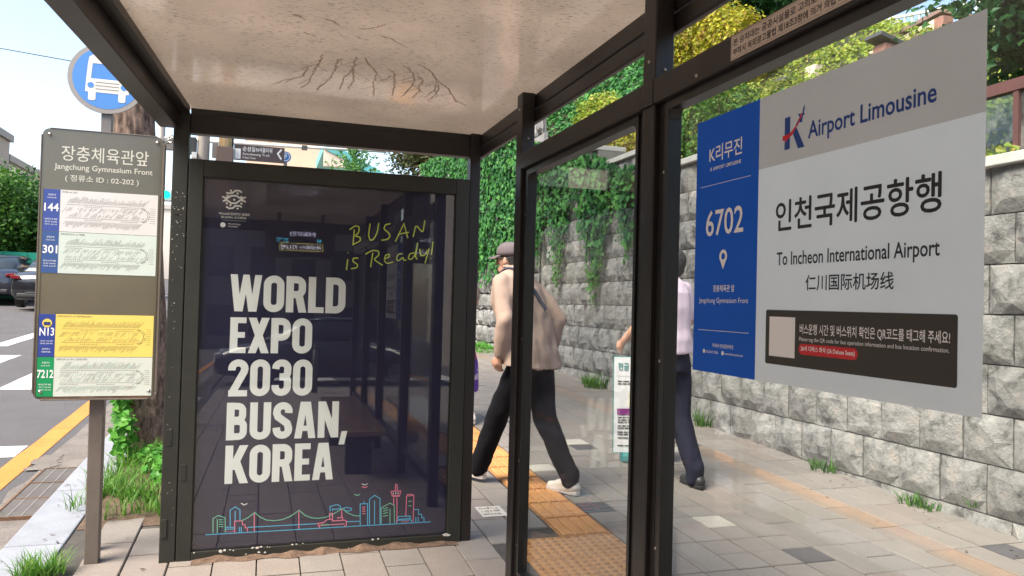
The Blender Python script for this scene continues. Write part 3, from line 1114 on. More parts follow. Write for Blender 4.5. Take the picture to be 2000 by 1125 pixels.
# =================================================================== HILLSIDE
def hz(x, y):
    if y > 28:
        return gz(y) - 0.6
    base = 3.15 + 0.19 * (y - 9.2)
    if y < 6.5:
        base = 2.64 + 0.02 * (y - 6.5)
    s_ = min(max(0.5 + (y - 8) * 0.07, 0.3), 0.95)
    zm = min(max(5.6 + (y - 8) * 0.27, 4.2), 9.5)
    if x < 5.7:
        t = (x - 4.6) / 1.1
        a = wt(y) - 0.08
        return a * (1 - t) + min(base, zm) * t
    return min(base + s_ * (x - 5.7), zm) + 0.15 * noise.noise(Vector((x * 0.5, y * 0.5, 1)))


V, F = [], []
xs_ = [4.6, 4.9, 5.3, 5.7] + [5.7 + 0.6 * i for i in range(1, 40)] + [60]
ysl = [-6 + 0.6 * i for i in range(56)] + [28.5, 30]
for y in ysl:
    for x in xs_:
        V.append((x, y, hz(x, y)))
nx_ = len(xs_)
for j in range(len(ysl) - 1):
    for i in range(nx_ - 1):
        a = j * nx_ + i
        F.append((a, a + 1, a + nx_ + 1, a + nx_))
M['hill'] = mat('planted_slope_soil', (0.06, 0.065, 0.03), 0.95, 0.4, 3, 0.6, 20)
fast_mesh('hillside', V, F, M['hill'], smooth=True, kind='structure')

# ---- leaves
def leaf_quads(P, N, size, droop=0.0, rng=RNG, aspect=0.8, tipdir=None):
    """one folded four-cornered leaf per point; returns vertices and triangles (two per leaf, sharing the midrib)"""
    n = len(P)
    N = N / (np.linalg.norm(N, axis=1, keepdims=True) + 1e-9)
    a = rng.normal(size=(n, 3))
    if tipdir is not None:
        a = a * 0.45 + np.asarray(tipdir)
    a = a - N * np.sum(a * N, axis=1, keepdims=True)
    a /= (np.linalg.norm(a, axis=1, keepdims=True) + 1e-9)
    b = np.cross(N, a)
    s = (size * rng.uniform(0.6, 1.25, n))[:, None]
    tip = P + a * s * 0.6 - N * s * droop
    base = P - a * s * 0.4
    l = P + b * s * 0.5 * aspect + N * s * 0.10 - a * s * 0.08
    r = P - b * s * 0.5 * aspect + N * s * 0.10 - a * s * 0.08
    V = np.stack([base, r, tip, l], axis=1).reshape(-1, 3)
    k = np.arange(n)[:, None] * 4
    F = np.concatenate([k + [0, 1, 2], k + [0, 2, 3]], axis=1).reshape(-1, 3)
    return V, F


def foliage(name, P, N, size, m, parent=None, **kw):
    V, F = leaf_quads(np.asarray(P, float), np.asarray(N, float), size, 0.15)
    return fast_mesh(name, V, F, m, parent, **kw)


M['ivy'] = leafmat('ivy_leaves', [(0.012, 0.06, 0.018), (0.02, 0.11, 0.028), (0.035, 0.16, 0.035), (0.07, 0.23, 0.04), (0.015, 0.08, 0.02)], 0.25, 0.6)
M['ivy_tip'] = leafmat('young_ivy_leaves', [(0.05, 0.17, 0.03), (0.09, 0.24, 0.04), (0.04, 0.14, 0.03)], 0.3, 0.4)
M['yellow_hedge'] = leafmat('yellow_green_leaves', [(0.16, 0.20, 0.015), (0.34, 0.33, 0.02), (0.48, 0.42, 0.03), (0.22, 0.27, 0.02), (0.28, 0.15, 0.04), (0.12, 0.16, 0.015)], 0.35, 0.5)
M['lime_shrub'] = leafmat('lime_green_leaves', [(0.10, 0.17, 0.02), (0.22, 0.30, 0.03), (0.34, 0.40, 0.05), (0.14, 0.23, 0.02), (0.38, 0.32, 0.08)], 0.35, 0.5)
M['green_shrub'] = leafmat('mid_green_leaves', [(0.03, 0.09, 0.02), (0.06, 0.16, 0.025), (0.10, 0.22, 0.03), (0.04, 0.12, 0.02)], 0.3, 0.5)
M['tree_leaf'] = leafmat('tree_leaves', [(0.02, 0.06, 0.02), (0.035, 0.10, 0.025), (0.055, 0.14, 0.03), (0.02, 0.075, 0.025)], 0.3, 0.5)
M['pine_leaf'] = leafmat('feathery_conifer_leaves', [(0.02, 0.08, 0.03), (0.035, 0.13, 0.04), (0.06, 0.18, 0.045)], 0.3, 0.5)
M['brown_leaf'] = leafmat('olive_brown_leaves', [(0.05, 0.05, 0.02), (0.08, 0.085, 0.03), (0.06, 0.10, 0.025), (0.10, 0.07, 0.03)], 0.3, 0.5)
M['twig'] = mat('brown_twigs', (0.07, 0.05, 0.035), 0.9, 0.3, 10)

# ivy on the wall: a lower edge that hangs in strands
ZB = [(8.15, 3.1), (8.35, 2.4), (8.5, 2.0), (8.7, 2.35), (8.95, 2.7), (9.2, 2.2), (9.35, 1.8), (9.5, 1.58), (9.7, 1.8), (9.9, 2.3), (10.2, 2.75), (10.45, 2.65), (10.7, 2.05), (10.9, 1.85), (11.15, 2.2), (11.4, 2.7), (11.6, 2.3), (11.8, 2.05), (12.2, 2.1), (12.6, 1.95), (13.3, 1.9), (14.5, 1.75), (15.5, 1.75), (17, 1.5), (22, 1.4)]
ZT = [(8.15, 3.12), (8.6, 3.15), (9.6, 3.5), (10.6, 3.7), (11.6, 4.0), (12.4, 4.3), (13.2, 4.7), (15, 5.0), (22, 5.4)]


def lerp_tab(t, y):
    return np.interp(y, [a for a, b in t], [b for a, b in t])


n = 26000
yy = 8.15 + (22 - 8.15) * RNG.random(n) ** 1.25
zz = RNG.uniform(1.3, 5.4, n)
zb = lerp_tab(ZB, yy) + 0.10 + RNG.normal(0, 0.05, n) + 0.10 * np.sin(yy * 23)
ztp = lerp_tab(ZT, yy)
ok = (zz > zb) & (zz < ztp)
# thin the hanging strands a little towards the tips
dens = np.clip((zz - zb) / 0.5, 0.25, 1)
ok &= RNG.random(n) < dens
yy, zz = yy[ok], zz[ok]
bul = np.array([noise.noise(Vector((a * 2.2, b * 1.6, 0))) for a, b in zip(yy, zz)])
xx = 4.24 - (0.06 + 0.10 * np.clip(bul + 0.35, 0, 1)) * RNG.random(len(yy)) - 0.05 * np.clip(bul, 0, 1)
P = np.stack([xx, yy, zz], 1)
Nn = np.stack([-np.ones(len(yy)), RNG.normal(-0.15, 0.35, len(yy)), RNG.normal(0.45, 0.3, len(yy))], 1)
V, F = leaf_quads(P, Nn, 0.105, 0.2, tipdir=(0, 0, -1.0), aspect=0.95)
ivy = thing('hanging_ivy', 'dense dark green ivy hanging in strands over the stone wall', 'ivy', (4.2, 10.5, 3.0))
fast_mesh('ivy_leaves', V, F, M['ivy'], ivy, kind='stuff')
# stems and young tips below the lower edge
mb = MB()
tips = []
for y0 in [8.42, 8.5, 8.62, 8.75, 9.25, 9.4, 9.5, 9.55, 9.75, 10.05, 10.75, 10.88, 11.0, 11.75, 12.1, 12.8, 9.05, 8.9]:
    zt, z1 = float(lerp_tab(ZB, y0)) + 0.35, float(lerp_tab(ZB, y0)) - random.uniform(-0.02, 0.2)
    pts = []
    yv = y0
    for i in range(9):
        t = i / 8
        yv += random.uniform(-0.03, 0.03)
        pts.append((4.23, yv, zt + (z1 - zt) * t))
        for q in range(3):
            tips.append((4.2 + random.uniform(-0.03, 0.02), yv + random.uniform(-0.06, 0.06), pts[-1][2] + random.uniform(-.04, .04)))
    mb.tube(pts, 0.004, 4)
mb.build('ivy_stems', M['twig'], ivy, kind='stuff')
P = np.array(tips)
Nn = np.stack([-np.ones(len(P)), RNG.normal(0, 0.35, len(P)), RNG.normal(0.4, 0.3, len(P))], 1)
V, F = leaf_quads(P, Nn, 0.07, 0.2, tipdir=(0, 0, -1.0))
fast_mesh('young_leaves', V, F, M['ivy_tip'], ivy, kind='stuff')


def terrain_cover(name, x0, x1, y0, y1, n, size, m, lift=0.25, lump=1.2, **kw):
    x = RNG.uniform(x0, x1, n)
    y = RNG.uniform(y0, y1, n)
    z = np.array([hz(a, b) + lift * (0.55 + 0.9 * noise.noise(Vector((a * lump, b * lump, 5)))) for a, b in zip(x, y)]) + RNG.normal(0, 0.05, n)
    P = np.stack([x, y, z], 1)
    Nn = np.stack([RNG.normal(-0.6, 0.5, n), RNG.normal(-0.2, 0.5, n), RNG.normal(0.8, 0.4, n)], 1)
    V, F = leaf_quads(P, Nn, size, 0.15)
    return fast_mesh(name, V, F, m, None, **kw)


terrain_cover('ivy_ground_cover', 4.6, 11, 12.2, 26, 30000, 0.13, M['ivy'], 0.35, 0.9, kind='stuff', label='carpet of dark green ivy climbing the slope above the wall', cat='ivy')
terrain_cover('ground_cover', 5.6, 11.5, 4.5, 12.6, 24000, 0.085, M['lime_shrub'], 0.25, 1.3, kind='stuff', label='low yellowish green ground cover on the slope behind the white sign', cat='ground cover')


def bush(name, label, cat, blobs, n, size, m, loc, group=None, twigs=12):
    """blobs: (centre, radii); leaves sit near the lumpy skin of the blobs"""
    t = thing(name, label, cat, loc, group=group)
    Ps, Ns = [], []
    vol = sum(r[0] * r[1] + r[1] * r[2] + r[0] * r[2] for c, r in blobs)
    for bi, (c, r) in enumerate(blobs):
        k = int(n * (r[0] * r[1] + r[1] * r[2] + r[0] * r[2]) / vol)
        d = RNG.normal(size=(k, 3))
        d /= np.linalg.norm(d, axis=1, keepdims=True)
        lump = np.array([noise.noise(Vector(q * 2.6) + Vector((bi * 7, 0, 0))) for q in d]) + 0.5 * np.array([noise.noise(Vector(q * 6) + Vector((bi * 7, 3, 0))) for q in d])
        rad = (1 + 0.30 * lump) * RNG.uniform(0.72, 1.04, k)
        Ps.append(np.array(c) + d * np.array(r) * rad[:, None])
        Ns.append(d + RNG.normal(0, 0.55, (k, 3)) + [0, 0, 0.3])
    P, Nn = np.concatenate(Ps), np.concatenate(Ns)
    V, F = leaf_quads(P, Nn, size, 0.15)
    fast_mesh('foliage', V, F, m, t, kind='stuff')
    mb = MB()
    rr_ = random.Random(len(label))
    for i in range(twigs):
        c, r = blobs[i % len(blobs)]
        e = Vector(c) + Vector((rr_.uniform(-.7, .7) * r[0], rr_.uniform(-.7, .7) * r[1], rr_.uniform(0, .8) * r[2]))
        b0 = Vector((c[0], c[1], c[2] - r[2] * 0.95)) + Vector((rr_.uniform(-.2, .2), rr_.uniform(-.2, .2), 0))
        mb.tube([b0, (b0 + e) / 2 + Vector((rr_.uniform(-.1, .1), rr_.uniform(-.1, .1), 0)), e], [0.02, 0.014, 0.006], 5)
    mb.build('stems', M['twig'], t, kind='stuff')
    return t


def hedge_run(x0, y0, x1, y1, h, w, k):
    out = []
    for i in range(k):
        t = (i + 0.5) / k
        x, y = x0 + (x1 - x0) * t + random.uniform(-.1, .1), y0 + (y1 - y0) * t
        z = hz(x, y)
        out.append(((x, y, z + h * 0.5), (w * random.uniform(.9, 1.15), abs(y1 - y0) / k * 0.75 + abs(x1 - x0) / k * 0.5, h * random.uniform(.55, .68))))
    return out


bush('yellow_hedge', 'golden yellow hedge high on the slope, seen above the cross rail', 'hedge', hedge_run(7.9, 11.3, 8.3, 15.2, 1.3, 0.6, 6), 15000, 0.085, M['yellow_hedge'], (8, 13, hz(8, 13)))
bush('lime_hedge', 'yellow green hedge on the slope just over the blue part of the sign', 'hedge', hedge_run(6.6, 8.0, 6.9, 11.0, 0.8, 0.5, 6), 12000, 0.07, M['lime_shrub'], (6.7, 9.5, hz(6.7, 9.5)))
bush('lime_shrub', 'lime green shrub among dark ivy, left of the thick post', 'shrub', [((6.3, 13.6, hz(6.3, 13.6) + .3), (.6, .9, .55)), ((6.4, 12.4, hz(6.4, 12.4) + .25), (.5, .7, .5)), ((6.6, 14.8, hz(6.6, 14.8) + .25), (.5, .7, .5))], 9000, 0.085, M['lime_shrub'], (6.3, 13.6, hz(6.3, 13.6)))
bush('upright_shrub', 'tall leafy green shrub behind the cream parapet, right of the thick post', 'shrub', [((5.95, 8.9, 3.7), (.35, .55, .75)), ((5.95, 9.9, 3.8), (.35, .5, .8)), ((5.95, 8.0, 3.5), (.35, .55, .65))], 8000, 0.075, M['green_shrub'], (5.95, 8.9, 3.0), twigs=20)
bush('autumn_shrub', 'orange tinged leafy shrub between the two cream parapets', 'shrub', [((5.5, 10.6, 3.75), (.32, .42, .62)), ((5.5, 11.5, 4.1), (.35, .5, .7)), ((5.4, 10.1, 3.55), (.25, .3, .4))], 8000, 0.07, M['yellow_hedge'], (5.5, 11, 3.2), twigs=20)

# cream parapets of the terrace above
for (a, b, zt, lab) in ((7.0, 9.98, 3.47, 'cream rendered parapet with pale coping, beside the tall green shrub'), (12.15, 15.5, 4.12, 'short cream parapet with pale coping, half buried in ivy')):
    p = thing('parapet', lab, 'wall', (5.6, (a + b) / 2, zt - 0.7), group=None)
    MB().box(5.6, 5.78, a, b, zt - 1.2, zt - 0.07).build('parapet_body', M['cream'], p)
    MB().box(5.55, 5.83, a - .04, b + .04, zt - 0.07, zt).build('coping', M['capstone'], p, bevel=0.01)
M['brick_red'] = mat('reddish_granite', (0.34, 0.17, 0.13), 0.8, 0.15, 6, 0.2, 60)
pl = thing('pink_parapet', 'pinkish stair wall end under the golden hedge', 'wall', (7.35, 12.2, 4.6))
MB().box(7.3, 7.5, 11.5, 12.95, 4.4, 5.62).build('stair_wall', mat('pink_render', (0.62, 0.36, 0.29), 0.8, 0.1, 4), pl, bevel=0.01)

# stair piers with dark caps above the sign
for (x, y, z, lab) in ((8.2, 10.62, 4.5, 'red granite stair pier with dark cap over the left of the white sign'), (8.9, 9.35, 4.9, 'far red granite stair pier near the upper railing')):
    p = thing('stair_pier', lab, 'pier', (x, y, z), group='stair piers on the slope')
    MB().box(x - .15, x + .15, y - .12, y + .12, z - .3, z + .62).build('shaft', M['brick_red'], p)
    mb = MB()
    mb.obox((x - .03, y, z + .68), (1, 0, -0.25), (0, 1, 0), (0.25, 0, 1), .25, .17, .035)
    mb.build('cap', M['dark_metal'], p, bevel=0.01)
lb = thing('garden_light', 'boxy cream garden lamp beside the red stair pier', 'lamp', (8.5, 10.45, 5.0))
MB().box(8.4, 8.6, 10.35, 10.6, 5.28, 5.48).build('lamp_box', M['cream'], lb, bevel=0.01)
MB().box(8.46, 8.54, 10.42, 10.52, 4.7, 5.28).build('post', M['dark_metal'], lb)
lb2 = thing('garden_light', 'boxy cream garden lamp higher up towards the white railing', 'lamp', (9.3, 10.0, 5.0))
MB().box(9.2, 9.45, 9.85, 10.1, 5.5, 5.68).build('lamp_box', M['cream'], lb2, bevel=0.01)
MB().box(9.28, 9.36, 9.94, 10.0, 4.8, 5.5).build('post', M['dark_metal'], lb2)
# sloping stair balustrade
bal = thing('stair_balustrade', 'pale stair balustrade with brown handrail climbing above the sign', 'balustrade', (10, 10.5, 5))
mb = MB()
mb.beam((9.2, 10.9, 5.35), (10.2, 9.6, 6.05), 0.12, 0.34)
mb.build('stair_string', M['cream'], bal)
mb = MB()
mb.beam((9.2, 10.9, 5.62), (10.2, 9.6, 6.32), 0.18, 0.06)
mb.beam((10.2, 9.6, 6.32), (10.7, 9.2, 6.1), 0.18, 0.06)
mb.build('handrail', mat('brown_handrail', (0.2, 0.12, 0.10), 0.6, 0.15, 8), bal)
MB().box(10.1, 10.3, 9.45, 9.7, 5.4, 6.2).build('end_pier', M['brick_red'], bal)
# white railing along the top
wr = thing('white_railing', 'white vertical bar railing along the top of the slope', 'railing', (11, 10.5, 6))
ra, rb = Vector((10.9, 13.6, 6.75)), Vector((10.6, 8.0, 5.55))
mb = MB()
for i in range(34):
    p = ra.lerp(rb, i / 33)
    mb.box(p.x - .014, p.x + .014, p.y - .014, p.y + .014, p.z - .3, p.z + .62)
mb.build('balusters', M['white_metal'], wr, kind='stuff')
mb = MB()
mb.beam(ra + Vector((0, 0, .62)), rb + Vector((0, 0, .62)), .045, .045)
mb.beam(ra + Vector((0, 0, .0)), rb + Vector((0, 0, .0)), .04, .04)
mb.build('rails', M['white_metal'], wr)
mb = MB()
mb.beam(ra + Vector((0, 0, -.25)), rb + Vector((0, 0, -.25)), .12, .4)
mb.build('base_wall', M['cream'], wr)

# brown gateway, railing and brick wall at the right edge
gw = thing('brown_gateway', 'reddish brown framed glass screen on the terrace at the right edge', 'screen', (6.0, 4.9, 2.6))
mb = MB()
mb.box(5.96, 6.06, 3.9, 5.6, 3.36, 3.46)
mb.box(5.97, 6.05, 4.82, 4.87, 2.5, 3.36)
mb.box(5.97, 6.05, 5.5, 5.58, 2.5, 3.36)
mb.box(5.97, 6.05, 3.9, 3.96, 2.5, 3.36)
mb.build('screen_frame', mat('red_brown_paint', (0.11, 0.045, 0.04), 0.5, 0.15, 6), gw)
MB().box(6.0, 6.006, 3.96, 4.82, 2.55, 3.36).build('glass_panel', glassmat('dusty_screen_glass', (0.8, 0.85, 0.85), 1.0, 1.5, 0.0, 0.55), gw)
MB().box(6.0, 6.006, 4.87, 5.5, 2.55, 3.36).build('glass_panel', bpy.data.materials['dusty_screen_glass'], gw)
br = thing('brick_wall', 'orange brown curved stair wall behind the glass screen', 'wall', (6.5, 4.7, 2.6))
mb = MB()
pts = [(4.2, 2.5), (5.28, 2.5)] + [(5.28 - 0.5 + 0.5 * cos(R(a)), 2.85 + 0.42 * sin(R(a))) for a in range(0, 91, 15)] + [(4.2, 3.27)]
mb.prism(pts, (6.5, 0, 0), (0, 1, 0), (0, 0, 1), (1, 0, 0), 0.2)
mb.build('curved_wall', mat('orange_brown_brick', (0.40, 0.17, 0.10), 0.8, 0.15, 9, 0.3, 60), br)
rl = thing('dark_railing', 'thin dark handrail with balusters behind the glass screen', 'railing', (6.3, 5.2, 2.6))
mb = MB()
for i in range(14):
    y = 5.9 - i * 0.09
    zt = 3.22 - (5.9 - y) * 0.12
    mb.box(6.29, 6.305, y - .008, y + .008, 2.6, zt)
mb.build('balusters', M['dark_metal'], rl, kind='stuff')
MB().beam((6.3, 5.95, 3.23), (6.3, 4.75, 3.08), .03, .03).build('handrail', M['dark_metal'], rl)
# =================================================================== BUS SHELTER
sh = thing('bus_shelter', 'dark bronze framed bus shelter with a stained pale ceiling', 'bus shelter', (0.3, 2.0, gz(2)))
FR = M['frame']
CZ = 2.372
# posts along the back
post_y = [3.157, 1.955, 0.62, -0.52, -1.645]
for y in post_y:
    MB().box(1.04, 1.10, y, y + 0.075, gz(y) - 0.01, CZ).build('post', FR, sh, bevel=0.004)
MB().box(1.043, 1.10, 4.045, 4.115, gz(4) - 0.01, CZ).build('post', FR, sh, bevel=0.004)
MB().box(-0.447, -0.376, 4.036, 4.12, gz(4) - 0.01, 2.345).build('post', M['frame2'], sh, bevel=0.004)
MB().box(-0.80, -0.73, -1.62, -1.55, gz(-1.6) - 0.01, 2.345).build('post', FR, sh, bevel=0.004)
# cross rail with its lower lip
for ya, yb in ((2.03, 3.157), (0.695, 1.955), (-0.445, 0.62), (-1.57, -0.52)):
    MB().box(1.034, 1.098, ya, yb, 2.028, 2.100).build('cross_rail', FR, sh, bevel=0.004)
for y in post_y[1:-1]:
    MB().box(1.033, 1.0395, y - 0.0, y + 0.075, 2.0285, 2.0995).build('rail_joint_plate', FR, sh, bevel=0.001)
# window bays: mullions, gaskets, glass
for b, (ya, yb) in enumerate(((2.03, 3.157), (0.695, 1.955), (-0.445, 0.62), (-1.57, -0.52))):
    f = MB()
    f.box(1.056, 1.098, ya, ya + 0.042, 0.25, 2.027)
    f.box(1.056, 1.098, yb - 0.048, yb, 0.25, 2.027)
    f.box(1.056, 1.098, ya + .042, yb - .048, 0.25, 0.30)
    wf = f.build('window_frame', FR, sh, bevel=0.003)
    g = MB()
    t_ = 0.016
    y0, y1, z0, z1 = ya + 0.042, yb - 0.048, 0.30, 2.027
    for q in ((y0, y0 + t_, z0, z1), (y1 - t_, y1, z0, z1), (y0 + t_, y1 - t_, z1 - t_ - .01, z1), (y0 + t_, y1 - t_, z0, z0 + t_)):
        g.box(1.050, 1.092, q[0], q[1], q[2], q[3])
    for (cy, sy) in ((y0 + t_, 1), (y1 - t_, -1)):      # rounded corners of the rubber
        pts = [(cy, z1 - t_ - .01)] + [(cy + sy * (0.03 - 0.03 * sin(R(a))), z1 - t_ - .01 - 0.03 + 0.03 * cos(R(a))) for a in range(0, 91, 15)]
        if sy < 0:
            pts = pts[::-1]
        g.prism(pts, (1.052, 0, 0), (0, 1, 0), (0, 0, 1), (1, 0, 0), 0.035)
    g.build('gasket', M['rubber'], wf)
    gl = MB().box(1.078, 1.084, y0 + 0.006, y1 - 0.006, z0 + 0.006, z1 - 0.006)
    gl.build('glass_pane', M['glass'], sh)
    # a groove line on the mullion
    gv = MB().box(1.0545, 1.0562, yb - 0.026, yb - 0.0245, 0.26, 2.02)
    gv.build('mullion_groove', M['rubber'], wf)
    s_ = MB()
    for z in (0.42, 0.78, 1.30, 1.83):
        s_.ellipsoid((1.0545, yb - 0.036, z), (0.003, 0.0045, 0.0045), 10, 6)
    s_.build('screws', M['screw'], wf, smooth=True, kind='stuff')
s_ = MB()
for (x, y, z) in ((1.0385, 3.19, 2.30), (1.0385, 1.99, 2.16), (1.0335, 1.72, 2.045), (1.0335, 1.30, 2.045), (1.07, 3.1555, 2.17), (1.07, 1.9535, 2.13)):
    s_.ellipsoid((x, y, z), (0.005, 0.005, 0.005), 10, 6)
s_.build('screws', M['screw'], sh, smooth=True, kind='stuff')

# ceiling: weathered translucent board that mirrors the street a little
def ceiling_mat():
    m, n, l, b = newmat('stained_ceiling_board')
    tc = n.new('ShaderNodeTexCoord')

    def nz(scale, detail, rough=0.6, st=(1, 1, 1)):
        mp = n.new('ShaderNodeMapping')
        mp.inputs['Scale'].default_value = st
        l.new(tc.outputs['Object'], mp.inputs[0])
        q = n.new('ShaderNodeTexNoise')
        q.inputs['Scale'].default_value = scale
        q.inputs['Detail'].default_value = detail
        q.inputs['Roughness'].default_value = rough
        l.new(mp.outputs[0], q.inputs['Vector'])
        return q.outputs['Fac']

    def mr(src, a, b_, c, d):
        q = n.new('ShaderNodeMapRange')
        for k, v in zip(('From Min', 'From Max', 'To Min', 'To Max'), (a, b_, c, d)):
            q.inputs[k].default_value = v
        l.new(src, q.inputs[0])
        return q.outputs[0]

    def mul(a, b_):
        q = n.new('ShaderNodeMath')
        q.operation = 'MULTIPLY'
        l.new(a, q.inputs[0])
        l.new(b_, q.inputs[1])
        return q.outputs[0]
    specks = mr(nz(75, 3, 0.7, (0.45, 1.9, 1)), 0.585, 0.64, 1.0, 0.38)
    patch = mr(nz(2.2, 6), 0.3, 0.7, 0.84, 1.06)
    gate = mr(nz(3.0, 5), 0.36, 0.52, 0.15, 1)
    s2 = n.new('ShaderNodeMix')
    s2.data_type = 'FLOAT'
    s2.inputs[2].default_value = 1.0
    l.new(gate, s2.inputs[0])
    l.new(specks, s2.inputs[3])
    fac = mul(patch, s2.outputs[0])
    vm = n.new('ShaderNodeVectorMath')
    vm.operation = 'SCALE'
    vm.inputs[0].default_value = (0.84, 0.745, 0.655)
    l.new(fac, vm.inputs['Scale'])
    l.new(vm.outputs[0], b.inputs['Base Color'])
    b.inputs['Roughness'].default_value = 0.75
    tr = n.new('ShaderNodeBsdfTranslucent')
    l.new(vm.outputs[0], tr.inputs['Color'])
    mx = n.new('ShaderNodeMixShader')
    mx.inputs[0].default_value = 0.66
    l.new(b.outputs[0], mx.inputs[1])
    l.new(tr.outputs[0], mx.inputs[2])
    g = n.new('ShaderNodeBsdfGlossy')
    g.inputs['Roughness'].default_value = 0.11
    fr = n.new('ShaderNodeFresnel')
    fr.inputs[0].default_value = 1.55
    m2 = n.new('ShaderNodeMixShader')
    l.new(fr.outputs[0], m2.inputs[0])
    l.new(mx.outputs[0], m2.inputs[1])
    l.new(g.outputs[0], m2.inputs[2])
    l.new(m2.outputs[0], n['Material Output'].inputs['Surface'])
    return m


M['ceiling'] = ceiling_mat()
FX = lambda y: -0.376 - 0.064 * (4.04 - y)          # inner line of the street-side beam
mb = MB()
ys2 = [-1.8, 4.12]
mb.prism([(FX(-1.8) - .02, -1.8), (1.12, -1.8), (1.12, 4.12), (FX(4.12) - .02, 4.12)], (0, 0, CZ), (1, 0, 0), (0, 1, 0), (0, 0, 1), 0.012)
mb.build('roof_panel', M['ceiling'], sh)
# street-side beam: inner flange and deeper outer gutter
mb = MB()
mb.prism([(FX(-1.8) - .045, -1.8), (FX(-1.8), -1.8), (FX(4.036), 4.036), (FX(4.036) - .045, 4.036)], (0, 0, 2.335), (1, 0, 0), (0, 1, 0), (0, 0, 1), 0.036)
mb.build('inner_flange', FR, sh, bevel=0.002)
mb = MB()
mb.prism([(FX(-1.8) - .13, -1.8), (FX(-1.8) - .046, -1.8), (FX(4.03) - .046, 4.03), (FX(4.03) - .13, 4.03)], (0, 0, 2.255), (1, 0, 0), (0, 1, 0), (0, 0, 1), 0.16)
mb.build('roof_beam', FR, sh, bevel=0.003)
# end beams and back beams
MB().box(-0.375, 1.042, 4.05, 4.11, 2.243, 2.338).build('roof_beam', FR, sh, bevel=0.003)
MB().box(-0.375, 1.042, 4.075, 4.12, 2.339, CZ - .001).build('roof_trim', M['frame2'], sh)
MB().box(-0.72, 1.04, -1.64, -1.57, 2.243, CZ - .001).build('roof_beam', FR, sh, bevel=0.003)
MB().box(1.102, 1.118, -1.8, 4.12, 2.308, 2.371).build('roof_beam', FR, sh, bevel=0.003)
MB().box(1.103, 1.125, -1.8, 4.12, 2.246, 2.303).build('roof_beam', FR, sh, bevel=0.006, seg=3)
MB().prism([(FX(-1.85) - .10, -1.85), (1.16, -1.85), (1.16, 4.12), (FX(4.12) - .10, 4.12)], (0, 0, 2.417), (1, 0, 0), (0, 1, 0), (0, 0, 1), .008).build('roof_cover', glassmat('frosted_roof_sheet', (0.9, 0.9, 0.9), 0.5, 1.4, 0.3, 0.05), sh)
# dried water trails on the ceiling
TRAILS = [[(0.179, 2.97), (0.175, 3.05), (0.161, 3.19), (0.147, 3.381), (0.121, 3.493)], [(0.178, 3.097), (0.135, 3.149), (0.123, 3.296), (0.057, 3.38), (-0.006, 3.486)], [(0.254, 3.001), (0.237, 3.024), (0.239, 3.157), (0.227, 3.308), (0.179, 3.51)], [(0.302, 2.95), (0.304, 3.113), (0.327, 3.266), (0.317, 3.451)], [(0.307, 3.111), (0.287, 3.245), (0.281, 3.466)], [(0.338, 2.95), (0.365, 3.036), (0.405, 3.123), (0.413, 3.288), (0.442, 3.505)], [(0.444, 3.054), (0.473, 3.112), (0.498, 3.271), (0.514, 3.474)], [(0.491, 2.984), (0.539, 3.066), (0.571, 3.182), (0.57, 3.321), (0.554, 3.479)], [(0.537, 2.948), (0.597, 3.007), (0.653, 3.128), (0.678, 3.296), (0.652, 3.437)], [(0.657, 3.145), (0.715, 3.218), (0.806, 3.415), (0.885, 3.499)], [(0.572, 3.107), (0.596, 3.152), (0.614, 3.323), (0.61, 3.478)], [(0.678, 3.194), (0.697, 3.33), (0.686, 3.491)],
          [(0.056, 2.586), (0.083, 2.598), (0.1, 2.626)], [(0.164, 2.589), (0.192, 2.601), (0.212, 2.641)], [(0.281, 2.638), (0.316, 2.624), (0.363, 2.556)], [(0.357, 2.684), (0.403, 2.705), (0.468, 2.777)], [(0.102, 2.749), (0.149, 2.782)]]
pr = Print((0, 0, CZ), (1, 0, 0), (0, -1, 0), 0.0006)
rq = random.Random(3)
for tr_ in TRAILS:
    pts = []
    for (a, b) in zip(tr_[:-1], tr_[1:]):
        for i in range(9):
            t = i / 9
            pts.append((a[0] + (b[0] - a[0]) * t + rq.uniform(-.0055, .0055), -(a[1] + (b[1] - a[1]) * t) + rq.uniform(-.003, .003)))
    half = len(pts) // 2
    if len(pts) > 20:
        for _b in range(3):      # finer side branches
            i0 = rq.randrange(4, len(pts) - 6)
            x_, y_ = pts[i0]
            dx_ = rq.choice((-1, 1)) * rq.uniform(.003, .007)
            br = [(x_, y_)]
            for _i in range(rq.randint(7, 14)):
                x_ += dx_ + rq.uniform(-.004, .004)
                y_ -= rq.uniform(.006, .014)
                br.append((x_, y_))
            pr.stroke(br, 0.0034)
    pr.stroke(pts[:half + 1], 0.0072)
    pr.stroke(pts[half:], 0.0052)
tm = mat('dirty_water_trail', (0.43, 0.33, 0.26), 0.8, 0.4, 60)
pr.build('water_trail', tm, sh, kind='stuff')

# =================================================================== POSTER PANEL
pp = thing('poster_panel', 'tall navy poster in a chipped dark frame at the end of the shelter', 'poster case', (0.33, 4.05, gz(4)))
F2 = M['frame2']
PX0, PX1, PZ0, PZ1 = -0.372, 1.040, 0.108, 2.116
ix0, ix1, iz0, iz1 = -0.305, 0.966, 0.203, 2.032
mb = MB()
mb.box(PX0, ix0, 4.036, 4.13, PZ0, PZ1)
mb.box(ix1, PX1, 4.036, 4.13, PZ0, PZ1)
mb.box(ix0, ix1, 4.037, 4.13, iz1, PZ1)
mb.box(ix0, ix1, 4.037, 4.13, PZ0, iz0)
pf = mb.build('panel_frame', F2, pp, bevel=0.003)
MB().box(ix0, ix1, 4.085, 4.125, iz0, iz1).build('backing', M['dark_metal'], pp)
